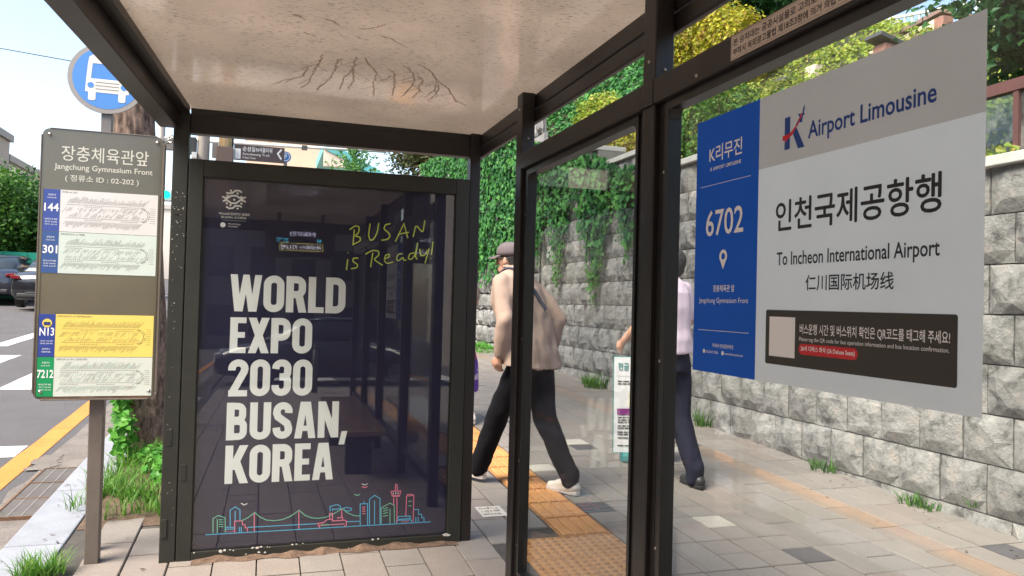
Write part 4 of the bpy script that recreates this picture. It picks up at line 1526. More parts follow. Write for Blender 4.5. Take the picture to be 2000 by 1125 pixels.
# rubber line round the pane
mb = MB()
for q in ((ix0, ix0 + .006, iz0, iz1), (ix1 - .006, ix1, iz0, iz1), (ix0, ix1, iz0, iz0 + .006), (ix0, ix1, iz1 - .006, iz1)):
    mb.box(q[0], q[1], 4.047, 4.055, q[2], q[3])
mb.build('gasket', M['rubber'], pp)
MB().box(PX0 + .01, PX0 + .035, 4.033, 4.0362, 0.55, 0.63).build('hinge', F2, pp, bevel=0.002)
MB().box(-0.44, -0.415, 4.030, 4.0365, 0.28, 0.37).build('hinge', F2, sh, bevel=0.002)
MB().box(-0.435, -0.405, 4.0335, 4.0365, 0.72, 0.80).build('hinge', F2, sh, bevel=0.002)
# legs
for x in (-0.30, 0.93):
    MB().box(x, x + .05, 4.06, 4.11, gz(4) - 0.02, PZ0).build('foot', F2, pp)
# chipped paint flakes on the lower edge and the left post
r_ = random.Random(4)
pr = Print((0, 4.0365, 0), (1, 0, 0), (0, 0, 1), 0.0006)


def flake(x, z, s):
    k = r_.randint(5, 8)
    pr.poly([(x + s * r_.uniform(.5, 1.1) * cos(2 * pi * i / k) * 1.5, z + s * r_.uniform(.5, 1.1) * sin(2 * pi * i / k)) for i in range(k)])


for (x, z, s) in ((-0.29, .20, .004), (-.17, .199, .010), (-.15, .203, .006), (-.125, .202, .004), (-.11, .198, .004), (-.02, .205, .006), (0.0, .203, .008), (.02, .206, .006), (.05, .205, .004), (.06, .202, .003), (.17, .207, .005), (.19, .208, .004), (.22, .209, .003), (.6, .207, .006), (.57, .205, .006),
                  (-.30, .145, .003), (-.275, .145, .009), (-.27, .138, .006), (-.255, .146, .004), (-.25, .139, .004), (-.22, .152, .005), (-.165, .155, .003), (-.05, .176, .004), (.01, .18, .006), (.04, .177, .005), (-.11, .15, .002), (.96, .206, .012), (.975, .20, .008), (.985, .16, .012), (.975, .15, .006), (1.0, .14, .004), (.7, .16, .003), (.45, .17, .003)):
    flake(x, z, s)
pr.build('paint_chip', M['chip'], pp, kind='stuff')
pr = Print((0, 4.0355, 0), (1, 0, 0), (0, 0, 1), 0.0006)
for i in range(30):
    z = 1.95 - abs(r_.gauss(0, 0.22))
    flake(r_.uniform(-.44, -.385), z, r_.uniform(.001, .0028))
for i in range(16):
    flake(r_.uniform(-.43, -.39), r_.uniform(.3, 1.7), r_.uniform(.001, .002))
pr.build('paint_chip', M['chip'], sh, kind='stuff')
MB().box(-.43, -.405, 4.0335, 4.036, 1.84, 1.85).build('latch', F2, sh)

# the printed sheet and its pane
PY = 4.062
sheet = MB().box(ix0, ix1, PY, PY + .004, iz0, iz1).build('poster_sheet', M['pnavy'], pp)
MB().box(ix0 + .002, ix1 - .002, 4.050, 4.054, iz0 + .002, iz1 - .002).build('cover_glass', M['poster_glass'], pp)


def P_():
    return Print((0, PY, 0), (1, 0, 0), (0, 0, 1), 0.0008)


class Glyph:
    """condensed bold capitals made of slabs and bent bands"""

    def __init__(s, pr, x, z, h, xs=1.0):
        s.pr, s.x, s.z, s.h, s.xs = pr, x, z, h, xs

    def p(s, x, y):
        return (s.x + x * s.h * s.xs, s.z + y * s.h)

    def leg(s, xb, xt, y0=0, y1=1, th=.2):
        s.pr.poly([s.p(xb - th / 2, y0), s.p(xb + th / 2, y0), s.p(xt + th / 2, y1), s.p(xt - th / 2, y1)])

    def bar(s, x0, x1, y0, y1):
        s.pr.poly([s.p(x0, y0), s.p(x1, y0), s.p(x1, y1), s.p(x0, y1)])

    def band(s, pts, closed=False, th=.19):
        s.pr.stroke([s.p(a, b) for a, b in pts], th * s.h * (0.5 + 0.5 * s.xs), closed)


def rr_path(x0, y0, x1, y1, r, corners='all', n=6):
    pts = arc(x1 - r, y0 + r, r, r, -90, 0, n) + arc(x1 - r, y1 - r, r, r, 0, 90, n) + arc(x0 + r, y1 - r, r, r, 90, 180, n) + arc(x0 + r, y0 + r, r, r, 180, 270, n)
    return pts


T = .19
A_ = T / 2


def g_O(g):
    g.band(rr_path(A_, A_, .52 - A_, 1 - A_, .165), True)
    return .52


def g_D(g):
    g.bar(0, T, 0, 1)
    g.band([(T * .5, A_)] + arc(.52 - A_ - .17, A_ + .17, .17, .17, -90, 0, 6) + arc(.52 - A_ - .17, 1 - A_ - .17, .17, .17, 0, 90, 6) + [(T * .5, 1 - A_)])
    return .52


def g_W(g):
    g.leg(.20, .085, th=.17)
    g.leg(.24, .385, th=.15)
    g.leg(.53, .385, th=.15)
    g.leg(.57, .685, th=.17)
    return .77


def g_R(g):
    g.bar(0, T, 0, 1)
    g.band([(A_, 1 - A_)] + arc(.50 - A_ - .14, 1 - A_ - .14, .14, .14, 90, 0, 6) + arc(.50 - A_ - .14, .40 + A_ + .14, .14, .14, 0, -90, 6) + [(A_, .40 + A_)])
    g.leg(.425, .33, 0, .45, .2)
    return .52


def g_P(g):
    g.bar(0, T, 0, 1)
    g.band([(A_, 1 - A_)] + arc(.50 - A_ - .14, 1 - A_ - .14, .14, .14, 90, 0, 6) + arc(.50 - A_ - .14, .36 + A_ + .14, .14, .14, 0, -90, 6) + [(A_, .36 + A_)])
    return .50


def g_L(g):
    g.bar(0, T, 0, 1)
    g.bar(T * .5, .40, 0, .16)
    return .40


def g_E(g):
    g.bar(0, T, 0, 1)
    g.bar(T * .5, .40, 0, .16)
    g.bar(T * .5, .40, .84, 1)
    g.bar(T * .5, .37, .43, .59)
    return .41


def g_X(g):
    g.leg(.10, .43, th=.2)
    g.leg(.43, .10, th=.2)
    return .53


def g_2(g):
    g.band([(A_, .70)] + arc(.26, .745, .26 - A_, .255 - A_, 180, 0, 12) + [(.50 - A_, .66), (.13, .12)])
    g.bar(.02, .50, 0, .165)
    return .52


def g_3(g):
    g.band([(A_, .74)] + arc(.255, .755, .255 - A_, .245 - A_, 175, 0, 12)[1:] + [(.41, .66)] + arc(.29, .64, .12, .115, 0, -90, 5) + [(.20, .525)])
    g.band([(.20, .522)] + [(.29, .522)] + arc(.29, .41, .125, .112, 90, 0, 5) + arc(.255, .255, .255 - A_, .255 - A_, 0, -175, 12) + [(A_, .30)])
    return .51


def g_B(g):
    g.bar(0, T, 0, 1)
    g.band([(A_, 1 - A_)] + arc(.48 - A_ - .12, 1 - A_ - .12, .12, .12, 90, 0, 6) + arc(.48 - A_ - .12, .44 + A_ + .12, .12, .12, 0, -90, 6) + [(A_, .44 + A_)], th=.175)
    g.band([(A_, .40 + A_)] + arc(.51 - A_ - .12, .43 + A_ - .15, .12, .12, 90, 0, 6) + arc(.51 - A_ - .12, A_ + .13, .12, .13, 0, -90, 6) + [(A_, A_)], th=.175)
    return .52


def g_U(g):
    g.band([(A_, 1)] + arc(A_ + .155, A_ + .155, .155, .155, 180, 270, 6) + arc(.52 - A_ - .155, A_ + .155, .155, .155, 270, 360, 6) + [(.52 - A_, 1)])
    return .52


def g_S(g):
    g.band([(.49 - A_, .70)] + arc(.25, .745, .245 - A_, .25 - A_, 5, 180, 12) + [(A_, .70), (.13, .60), (.36, .42), (.49 - A_, .31)] + arc(.25, .255, .245 - A_, .25 - A_, 0, -180, 12) + [(A_, .31)])
    return .50


def g_A(g):
    g.leg(.095, .235, th=.18)
    g.leg(.455, .315, th=.18)
    g.bar(.16, .40, .20, .345)
    return .555


def g_N(g):
    g.bar(0, .175, 0, 1)
    g.bar(.36, .535, 0, 1)
    g.leg(.44, .10, 0, 1, .19)
    return .55


def g_K(g):
    g.bar(0, T, 0, 1)
    g.leg(.17, .45, .36, 1, .21)
    g.leg(.47, .25, 0, .62, .21)
    return .55


def g_comma(g):
    g.leg(.03, .10, -.20, .17, .15)
    return .2


GL = {'O': g_O, '0': g_O, 'D': g_D, 'W': g_W, 'R': g_R, 'L': g_L, 'E': g_E, 'X': g_X, 'P': g_P, '2': g_2, '3': g_3, 'B': g_B, 'U': g_U, 'S': g_S, 'A': g_A, 'N': g_N, 'K': g_K, ',': g_comma}


def word(pr, s_, x0, z0, h, x1):
    import types
    dummy = types.SimpleNamespace(poly=lambda *a: None, stroke=lambda *a, **k: None)
    total = 0
    for c in s_:
        total += GL[c](Glyph(dummy, 0, 0, 1)) + .045
    total -= .045
    xs = (x1 - x0) / (total * h)
    x = x0
    for c in s_:
        w = GL[c](Glyph(pr, x, z0, h, xs))
        x += (w + .045) * h * xs


pr = P_()
word(pr, 'WORLD', -0.166, 1.375, 0.184, 0.398)
word(pr, 'EXPO', -0.160, 1.167, 0.178, 0.236)
word(pr, '2030', -0.163, 0.952, 0.184, 0.243)
word(pr, 'BUSAN,', -0.163, 0.735, 0.186, 0.432)
word(pr, 'KOREA', -0.163, 0.520, 0.189, 0.363)
pr.build('headline', M['pwhite'], sheet, kind='stuff')
pr = P_()
for l_ in SCRIPT:
    if len(l_) > 3:      # smooth the hand lettering
        q = [l_[0]]
        for i in range(1, len(l_) - 1):
            a, b, c = l_[i - 1], l_[i], l_[i + 1]
            for t in (0.3, 0.5, 0.7):
                m0 = ((a[0] + b[0]) / 2, (a[1] + b[1]) / 2)
                m1 = ((b[0] + c[0]) / 2, (b[1] + c[1]) / 2)
                q.append(((1 - t) ** 2 * m0[0] + 2 * t * (1 - t) * b[0] + t * t * m1[0], (1 - t) ** 2 * m0[1] + 2 * t * (1 - t) * b[1] + t * t * m1[1]))
        q.append(l_[-1])
        l_ = q
    pr.stroke(l_, 0.0062)
pr.build('hand_lettering', M['pgreen'], sheet, kind='stuff')
for nm, dat, mm in (('skyline_drawing', SK_CYAN, 'ncyan'), ('skyline_drawing', SK_MINT, 'nmint'), ('skyline_drawing', SK_PINK, 'npink'), ('skyline_drawing', SK_PALE, 'pwhite')):
    pr = P_()
    for l_ in dat:
        pr.stroke(l_, 0.0042)
    if mm == 'pwhite':
        pr.stroke([(0.51, .49), (.525, .483), (.54, .489)], .003)
    pr.build(nm, M[mm], sheet, kind='stuff')
pr = P_()
for l_ in EMBLEM:
    pr.stroke(l_, 0.0085)
for (x, z) in EMBLEM_DOTS:
    pr.circle(x, z, 0.0052)
pr.text('World EXPO 2030', -0.232, 1.853, w=0.145, cap=0.0115, weight=0.01)
pr.text('BUSAN, KOREA', -0.219, 1.836, w=0.118, cap=0.0105)
pr.rect(-0.217, 1.826, -0.10, 1.8268)
pr.circle(-0.210, 1.802, 0.0125)
pr.text('World Expo', -0.186, 1.805, w=0.058, cap=0.0075)
pr.text('Candidate', -0.186, 1.793, w=0.046, cap=0.0075)
pr.build('emblem', M['pwhite'], sheet)

# =================================================================== SIGN ON THE GLASS
gs = thing('window_sign', 'large white and blue airport bus sign stuck on the shelter glass', 'sign', (1.07, 1.35, 1.289))
GX = 1.0755


def gp(lift=0.0004):
    return Print((GX, 1.779, 1.289), (0, -1, 0), (0, 0, 1), lift)


def slab(name, x0, y0, x1, y1, t0, t1, m):
    return gp(0.0).rect(x0, y0, x1, y1).build(name, m, gs)


white_p = slab('white_panel', .269, 0, .856, .484, 0, .0012, M['twhite'])
grey_p = slab('grey_panel', .269, .484, .856, .648, 0, .0012, M['tgrey'])
blue_p = slab('blue_panel', 0, 0, .269, .648, 0, .0012, M['tblue'])
pr = gp(.0016)
pr.text('K리무진', .062, .533, w=.142, h=.042, weight=.012)
pr.text('K AIRPORT LIMOUSINE', .069, .512, w=.132, cap=.0085, weight=.012)
pr.rect(.024, .4746, .241, .4758)
pr.text('6702', .053, .3465, w=.162, cap=.062, weight=.010)
pr.text('장충체육관 앞', .092, .203, w=.092, h=.0175, weight=.012)
pr.text('Jangchung Gymnasium Front', .028, .176, w=.213, cap=.0125)
pr.rect(.027, .1055, .244, .1067)
pr.text('주식회사 한국공항리무진', .094, .064, w=.09, h=.0105, weight=.012)
pr.text('02)2667.0386', .064, .049, w=.056, cap=.0065)
pr.text('www.klimousine.com', .148, .049, w=.076, cap=.0065)
pr.circle(.056, .0525, .0055)
pr.circle(.140, .0525, .0055)
# map pin with a hole
ring = []
cx, cy, ro = .134, .291, .0175
outer = [(cx, .258)] + arc(cx, cy, ro, ro, -28, 208, 18)
pr.stroke(arc(cx, cy, .0125, .0125, 0, 345, 22), .0088, True)
pr.poly([(cx - .0135, cy - .009), (cx - .004, cy - .016), (cx + .004, cy - .016), (cx + .0135, cy - .009), (cx, .259)])
pr.build('lettering', M['tw'], blue_p)
pr = gp(.0016)
pr.text('Airport Limousine', .438, .5235, w=.325, cap=.034, weight=.018)
# K mark: upright and lower leg
pr.poly([(.362, .512), (.380, .512), (.380, .583), (.362, .583)])
pr.poly([(.388, .546), (.401, .555), (.428, .508), (.407, .508)])
pr.poly([(.398, .560), (.404, .556), (.417, .573), (.4125, .577)])
pr.poly([(.405, .583), (.412, .5725), (.4165, .577), (.426, .5755), (.4265, .5805), (.4145, .581)])
pr.poly([(.410, .5635), (.413, .572), (.4175, .575), (.422, .592), (.4265, .5985), (.4275, .5905), (.4215, .574), (.419, .562)])
pr.build('lettering', M['tnavy'], grey_p)
pr = gp(.0019)
pr.stroke([(.356, .539), (.374, .5395), (.392, .549), (.408, .565), (.418, .581)], .004)
pr.poly([(.355, .534), (.374, .534), (.374, .5445), (.356, .5445)])
pr.poly([(.372, .534), (.388, .541), (.402, .556), (.398, .558), (.385, .549), (.372, .5445)])
pr.poly([(.362, .526), (.372, .534), (.378, .542), (.368, .540)])
pr.build('red_swoosh', M['tred'], grey_p)
pr = gp(.0016)
pr.text('인천국제공항행', .337, .335, w=.438, h=.067, bold=.0011)
pr.text('To Incheon International Airport', .343, .2605, w=.431, cap=.0275, weight=.014)
pr.text('仁川国际机场线', .439, .2035, w=.237, h=.033, weight=.012)
pr.build('lettering', M['tblack'], white_p)
pr = gp(.0014)
pr.rrect(.308, .042, .811, .162, .005)
brown = pr.build('info_box', M['tbrown'], white_p)
pr = gp(.0020)
pr.rect(.322, .060, .409, .147)
pr.build('white_square', M['tw'], white_p)
pr = gp(.0020)
pr.text('버스운행 시간 및 버스위치 확인은 QR코드를 태그해 주세요!', .424, .111, w=.373, h=.0235, weight=.010)
pr.text('Please tag the QR code for bus operation information and bus location confirmation.', .423, .0985, w=.373, cap=.0078)
pr.build('lettering', M['tw'], white_p)
pr = gp(.0020)
pr.rrect(.422, .070, .591, .0925, .0105)
pr.build('red_pill', M['tred'], white_p)
pr = gp(.0026)
pr.text('26석 디럭스 좌석 (26 Deluxe Seats)', .429, .0755, w=.155, h=.013, weight=.016)
pr.build('lettering', M['tw'], white_p)

# notice plate on the cross rail
np_ = thing('notice_plate', 'beige warning plate with two lines of Korean text on the cross rail', 'notice', (1.03, 1.4, 2.04))
MB().box(1.0315, 1.0338, 1.125, 1.566, 2.037, 2.094).build('plate', mat('beige_plate', (0.56, 0.46, 0.38), 0.5, 0.05, 8), np_)
pr = Print((1.0315, 1.566, 2.037), (0, -1, 0), (0, 0, 1), 0.0004)
pr.rect(.003, .003, .0036, .054)
pr.rect(.003, .003, .438, .0036)
pr.rect(.003, .0534, .438, .054)
pr.text('본 승차대는 공공시설물로 고의로 파손 또는 불법', .010, .0305, w=.42, h=.018, weight=.012)
pr.text('부착시 옥외광고물법 제18조3항에 의거 의법 조치함', .010, .0075, w=.40, h=.018, weight=.012)
pr.build('lettering', M['tblack'], np_)

# =================================================================== ROUTE BOARD
rb_ = thing('route_board', 'bronze bus stop board with four coloured route maps on a square post', 'route board', (-0.75, 4.1, gz(4.1)))
MB().box(-0.778, -0.716, 4.088, 4.148, gz(4.1) - 0.01, 2.12).build('post', M['pole_brown'], rb_, bevel=0.004)
mb = MB()
BX0, BX1, BZ0, BZ1 = -1.004, -0.490, 0.950, 2.208
mb.prism([(x, z) for x, z in [(BX1 - .03 + .03 * cos(R(a)), BZ0 + .03 + .03 * sin(R(a))) for a in range(-90, 1, 15)] + [(BX1 - .03 + .03 * cos(R(a)), BZ1 - .03 + .03 * sin(R(a))) for a in range(0, 91, 15)] + [(BX0 + .03 + .03 * cos(R(a)), BZ1 - .03 + .03 * sin(R(a))) for a in range(90, 181, 15)] + [(BX0 + .03 + .03 * cos(R(a)), BZ0 + .03 + .03 * sin(R(a))) for a in range(180, 271, 15)]], (0, 4.087, 0), (1, 0, 0), (0, 0, 1), (0, -1, 0), 0.040)
M['board'] = mat('glossy_bronze_board', (0.11, 0.095, 0.065), 0.16, 0.12, 2.5, coat=0.6)
board = mb.build('board', M['board'], rb_)
mb = MB()
for q in ((BX0 - .006, BX0 + .001, BZ0 + .03, BZ1 - .03), (BX1 - .001, BX1 + .008, BZ0 + .03, BZ1 - .03), (BX0 + .03, BX1 - .03, BZ1 - .001, BZ1 + .004), (BX0 + .03, BX1 - .03, BZ0 - .006, BZ0 + .001)):
    mb.box(q[0], q[1], 4.044, 4.09, q[2], q[3])
mb.build('edge_trim', M['pole_brown'], rb_, bevel=0.002)
BY = 4.047
pr = Print((0, BY, 0), (1, 0, 0), (0, 0, 1), 0.0006)
pr.text('장충체육관앞', -0.925, 2.062, w=.372, h=.072, weight=.004)
pr.text('Jangchung Gymnasium Front', -0.952, 2.022, w=.418, cap=.025, weight=.010)
pr.text('( 정류소 ID : 02-202 )', -0.905, 1.962, w=.312, h=.036, weight=.008)
pr.build('lettering', mat('cream_print', (0.62, 0.60, 0.51), 0.5, 0.02, 4), board)
mb = MB()
for x, z in ((-.975, 2.18), (-.517, 2.18), (-.975, .985), (-.517, .985)):
    mb.ellipsoid((x, BY - .001, z), (.009, .006, .009), 12, 8)
mb.build('screws', M['screw'], board, smooth=True, kind='stuff')
pr = Print((0, BY, 0), (1, 0, 0), (0, 0, 1), 0.0005)
rz = random.Random(9)
for i in range(22):
    x = -.96 + i * .0205
    pr.poly([(x - .016, .953), (x + .016, .953), (x + rz.uniform(0, .02), .953 + rz.uniform(.004, .016)), (x - rz.uniform(0, .02), .953 + rz.uniform(.004, .014))])
pr.build('rust_edge', M['rust'], board)
SZ = [(1.73, 1.925, (0.70, 0.68, 0.66), srgb(46, 70, 150), '144', 1), (1.536, 1.728, (0.60, 0.68, 0.62), srgb(40, 78, 140), '301', 2), (1.147, 1.345, (0.80, 0.62, 0.14), srgb(42, 62, 140), 'N13', 3), (0.963, 1.145, (0.62, 0.65, 0.58), srgb(0, 140, 80), '7212', 4)]
ink = mat('map_ink', (0.07, 0.06, 0.05), 0.6, 0, 1)
ink2 = mat('map_ink_green', (0.10, 0.35, 0.26), 0.6, 0, 1)
for (z0, z1, pc, tc_, num, sd_) in SZ:
    st = MB().box(-0.990, -0.506, BY - .0022, BY - .0005, z0, z1).build('route_map', mat('route_paper_' + num, pc, 0.4, 0.03, 4, coat=0.3), rb_)
    pr = Print((0, BY - .0022, 0), (1, 0, 0), (0, 0, 1), 0.0004)
    pr.rect(-0.990, z0, -0.922, z1)
    pr.build('number_tab', mat('tab_' + num, tc_, 0.4, 0.03, 4, coat=0.3), st)
    pr = Print((0, BY - .0022, 0), (1, 0, 0), (0, 0, 1), 0.0011)
    H_ = z1 - z0
    cz = z0 + H_ * (0.48 if num != 'N13' else .50)
    pr.text(num, -0.956, cz, w=(.066 if len(num) > 3 else .060), cap=.035, weight=.018, align='c')
    rs_ = random.Random(sd_)
    top_t = '파랑버스' if sd_ < 4 else '초록버스'
    if num == 'N13':
        pr.text('첫차 23:30', -0.956, z0 + .070, w=.05, h=.007, align='c')
        pr.text('막차 03:30', -0.956, z0 + .058, w=.05, h=.007, align='c')
        pr.text('심야버스', -0.956, z0 + .032, w=.034, h=.009, align='c')
        pr.text('NIGHT BUS', -0.956, z0 + .020, w=.036, cap=.006, align='c')
    else:
        pr.text('운행안내', -0.956, z1 - .030, w=.030, h=.009, align='c')
        pr.text('05:00-23:00', -0.956, z1 - .042, w=.036, cap=.005, align='c')
        pr.text('배차간격 8분', -0.956, z0 + .052, w=.052, h=.008, align='c')
        pr.text('첫차 04:00', -0.956, z0 + .040, w=.05, h=.007, align='c')
        pr.text('막차 23:10', -0.956, z0 + .028, w=.05, h=.007, align='c')
    pr.build('lettering', M['tw'], st)
    if num == 'N13':
        pr = Print((0, BY - .0022, 0), (1, 0, 0), (0, 0, 1), 0.0012)
        pr.circle(-0.956, z1 - .042, .020)
        pr.build('night_badge', mat('badge_yellow', (.8, .6, .1), .5, .02, 4), st)
        pr = Print((0, BY - .0022, 0), (1, 0, 0), (0, 0, 1), 0.0019)
        pr.rrect(-.970, z1 - .052, -.942, z1 - .036, .004)
        pr.build('badge_bus', mat('badge_navy', (.03, .04, .14), .5, .02, 4), st)
    # route line: there and back with a bend on the right, stop names on the slant
    pr = Print((0, BY - .0022, 0), (1, 0, 0), (0, 0, 1), 0.0006)
    p2 = Print((0, BY - .0022, 0), (1, 0, 0), (0, 0, 1), 0.0009)
    pr.text({'144': '우이동 ↔ 교대', '301': '장지공영차고지 ↔ 혜화동', 'N13': '상계주공7단지 ↔ 복정역환승센터', '7212': '은평차고지 ↔ 옥수 고현대아파트'}[num], -0.915, z1 - .014, w={'144': .06, '301': .10, 'N13': .14, '7212': .13}[num], h=.009)
    yt, yb = z0 + H_ * .66, z0 + H_ * .30
    xl, xr = -0.895, -0.578
    dash = .0085
    for yl, dz in ((yt, 0), (yt - .008, 1), (yb, 1), (yb + .008, 0)):
        x = xl
        on = True
        while x < xr:
            x2 = min(x + dash, xr)
            gap = dz and rs_.random() < .0
            seg_ok = not (dz == 1 and int((x - xl) / .075 + sd_) % 2 == 1)
            if seg_ok:
                pr.stroke([(x, yl), (x2 - .003, yl)], .0016)
            x += dash
    ry = (yt - yb) / 2
    for rad in (0, .008):
        a_ = arc(xr, (yt + yb) / 2, .038 - rad, ry - rad * .6, 90, -90, 16)
        for i in range(0, 16):
            if i % 4 != 3 or rad:
                pr.stroke([a_[i], a_[i + 1]], .0016)
    for yl, sgn, amp in ((yt + .007, 1, 1.0), (yt - .013, -1, .75), (yb + .013, 1, .7), (yb - .007, -1, 1.0)):
        x = xl + .002
        while x < xr + .01:
            if not (amp < 1 and rs_.random() < .35):
                L_ = (.012 + rs_.random() * .022) * amp
                tgt = p2 if (num == '7212' and rs_.random() < .4) else pr
                tgt.stroke([(x, yl), (x + sgn * L_ * .8, yl + sgn * L_)], .0009)
            x += .0052 + rs_.random() * .002
    for i in range(8):
        y = yb + (yt - yb) * (i / 7)
        pr.stroke([(xr + .040, y), (xr + .062, y - .001)], .0010)
    pr.build('route_drawing', ink, st, kind='stuff')
    if p2.mb.v:
        p2.build('route_drawing', ink2, st, kind='stuff')
# clear strip frames over the sheets
MB().box(-0.998, -0.992, BY - .003, BY, .962, 1.93).build('slot_rail', M['board'], rb_)
MB().box(-0.504, -0.498, BY - .003, BY, .962, 1.93).build('slot_rail', M['board'], rb_)
# wire tie between board and shelter post
mb = MB()
mb.tube([(-.50, 4.09, 2.195), (-.48, 4.07, 2.200), (-.455, 4.06, 2.213), (-.445, 4.05, 2.20), (-.47, 4.07, 2.185), (-.50, 4.09, 2.192)], .0035, 6)
mb.tube([(-.49, 4.08, 2.20), (-.462, 4.05, 2.188), (-.447, 4.04, 2.183), (-.45, 4.10, 2.20)], .0035, 6)
mb.tube([(-.468, 4.05, 2.21), (-.455, 4.045, 2.222), (-.442, 4.05, 2.212), (-.452, 4.055, 2.197), (-.466, 4.05, 2.208)], .003, 6)
mb.build('wire_tie', M['steel'], rb_, smooth=True)

# =================================================================== ROUND BUS SIGN
rd = thing('bus_stop_sign', 'round blue bus stop sign with a white bus front on a slim grey pole', 'bus stop sign', (-0.785, 4.3, gz(4.3)))
DY = 4.25
MB().box(-0.806, -0.757, 4.262, 4.312, gz(4.3) - .01, 2.66).build('pole', M['grey_metal'], rd, bevel=0.004)
mb = MB()
cx, cz, r0 = -0.783, 2.518, 0.176
mb.prism([(cx + r0 * cos(2 * pi * i / 64), cz + r0 * sin(2 * pi * i / 64)) for i in range(64)], (0, DY + .012, 0), (1, 0, 0), (0, 0, 1), (0, -1, 0), 0.012)
disc = mb.build('disc', mat('grey_sign_rim', (0.34, 0.31, 0.29), .45, .06, 6), rd)
pr = Print((0, DY, 0), (1, 0, 0), (0, 0, 1), .0006)
pr.circle(cx, cz, .154, 64)
pr.build('blue_face', mat('sky_blue_sign', (0.085, 0.27, 0.66), .45, .04, 4), disc)
pr = Print((0, DY, 0), (1, 0, 0), (0, 0, 1), .0014)
X_ = lambda u: cx - .095 + .195 * u
Z_ = lambda v: cz - .095 + .205 * v
Wd = [(.0, .12), (.0, .15), (.03, .62), (.07, .93), (.14, .98), (.5, 1.02), (.86, .98), (.93, .93), (.97, .62), (1.0, .15), (1.0, .12)]
body_t = [(X_(a), Z_(b)) for a, b in [(0, .10), (1, .10), (1, .18), (.985, .43), (.015, .43), (0, .18)]]
pr.poly(body_t)
pr.poly([(X_(a), Z_(b)) for a, b in [(.015, .43), (.12, .43), (.15, .80), (.045, .80)]])
pr.poly([(X_(a), Z_(b)) for a, b in [(.88, .43), (.985, .43), (.955, .80), (.85, .80)]])
pr.poly([(X_(a), Z_(b)) for a, b in [(.045, .80), (.955, .80), (.93, .95), (.86, 1.0), (.5, 1.03), (.14, 1.0), (.07, .95)]])
pr.poly([(X_(a), Z_(b)) for a, b in [(.07, -.08), (.10, -.10), (.21, -.10), (.24, -.07), (.24, .10), (.07, .10)]])
pr.poly([(X_(a), Z_(b)) for a, b in [(.76, -.08), (.79, -.10), (.90, -.10), (.93, -.07), (.93, .10), (.76, .10)]])
pr.build('bus_symbol', mat('cream_white_print', (.80, .76, .68), .5, .03, 4), disc)
pr = Print((0, DY, 0), (1, 0, 0), (0, 0, 1), .0021)
pr.circle(X_(.12), Z_(.265), .0145)
pr.circle(X_(.88), Z_(.265), .0145)
pr.build('lamp_mark', bpy.data.materials['sky_blue_sign'], disc, kind='stuff')
pr = Print((0, DY, 0), (1, 0, 0), (0, 0, 1), .0021)
for v in (.345, .265, .185):
    pr.rect(X_(.23), Z_(v) - .0018, X_(.77), Z_(v) + .0018)
pr.build('grille_mark', M['grey_metal'], disc)

# =================================================================== LED DISPLAY (seen mirrored in the poster pane)
ld = thing('led_display', 'black hanging bus arrival display with glowing Korean text', 'display', (0.35, -0.54, 1.88))
MB().box(-0.02, 0.72, -0.68, -0.54, 1.88, 2.28).build('housing', M['dark_metal'], ld, bevel=0.01)
MB().box(0.1, 0.14, -0.63, -0.59, 2.28, 2.372).build('hanger', M['dark_metal'], ld)
MB().box(0.56, 0.60, -0.63, -0.59, 2.28, 2.372).build('hanger', M['dark_metal'], ld)
for (txt, x, z, w_, c_, k) in (('[내일오전]', .50, 2.115, .26, (.75, .72, 1.0), .055), ('비', .565, 2.05, .04, (.1, .6, .9), .045), ('25 ℃', .22, 2.05, .12, (.1, .6, .9), .045), ('저상버스: 7212번', .57, 1.975, .42, (.9, .85, .95), .05)):
    pr = Print((0, -0.54, 0), (-1, 0, 0), (0, 0, 1), .001)
    pr.text(txt, -x, z, w=w_, h=k)
    mm = mat('led_' + str(int(x * 100)), (.02, .02, .02), .5, 0, 1, emit=(*c_, 1.6))
    pr.build('led_text', mm, ld, kind='stuff')
pr = Print((0, -0.54, 0), (-1, 0, 0), (0, 0, 1), .001)
pr.stroke([(-.585, 1.962), (-.135, 1.962), (-.135, 2.04), (-.585, 2.04)], .004, True)
pr.build('led_frame', mat('led_yellow', (.02, .02, .02), .5, 0, 1, emit=(.9, .8, .2, 1.3)), ld)

# bench, mirrored too
bn = thing('bench', 'low bench with a shiny pale wooden seat inside the shelter', 'bench', (0.72, 1.1, gz(1.1)))
MB().box(.56, .92, .05, 2.2, .41, .45).build('seat', mat('varnished_wood', (.50, .32, .20), .12, .15, 3, coat=.8), bn, bevel=.006)
MB().box(.60, .88, .10, 2.15, .36, .41).build('seat_frame', FR, bn)
for y in (.3, 1.85):
    MB().box(.64, .84, y, y + .12, gz(y), .36).build('leg', FR, bn)
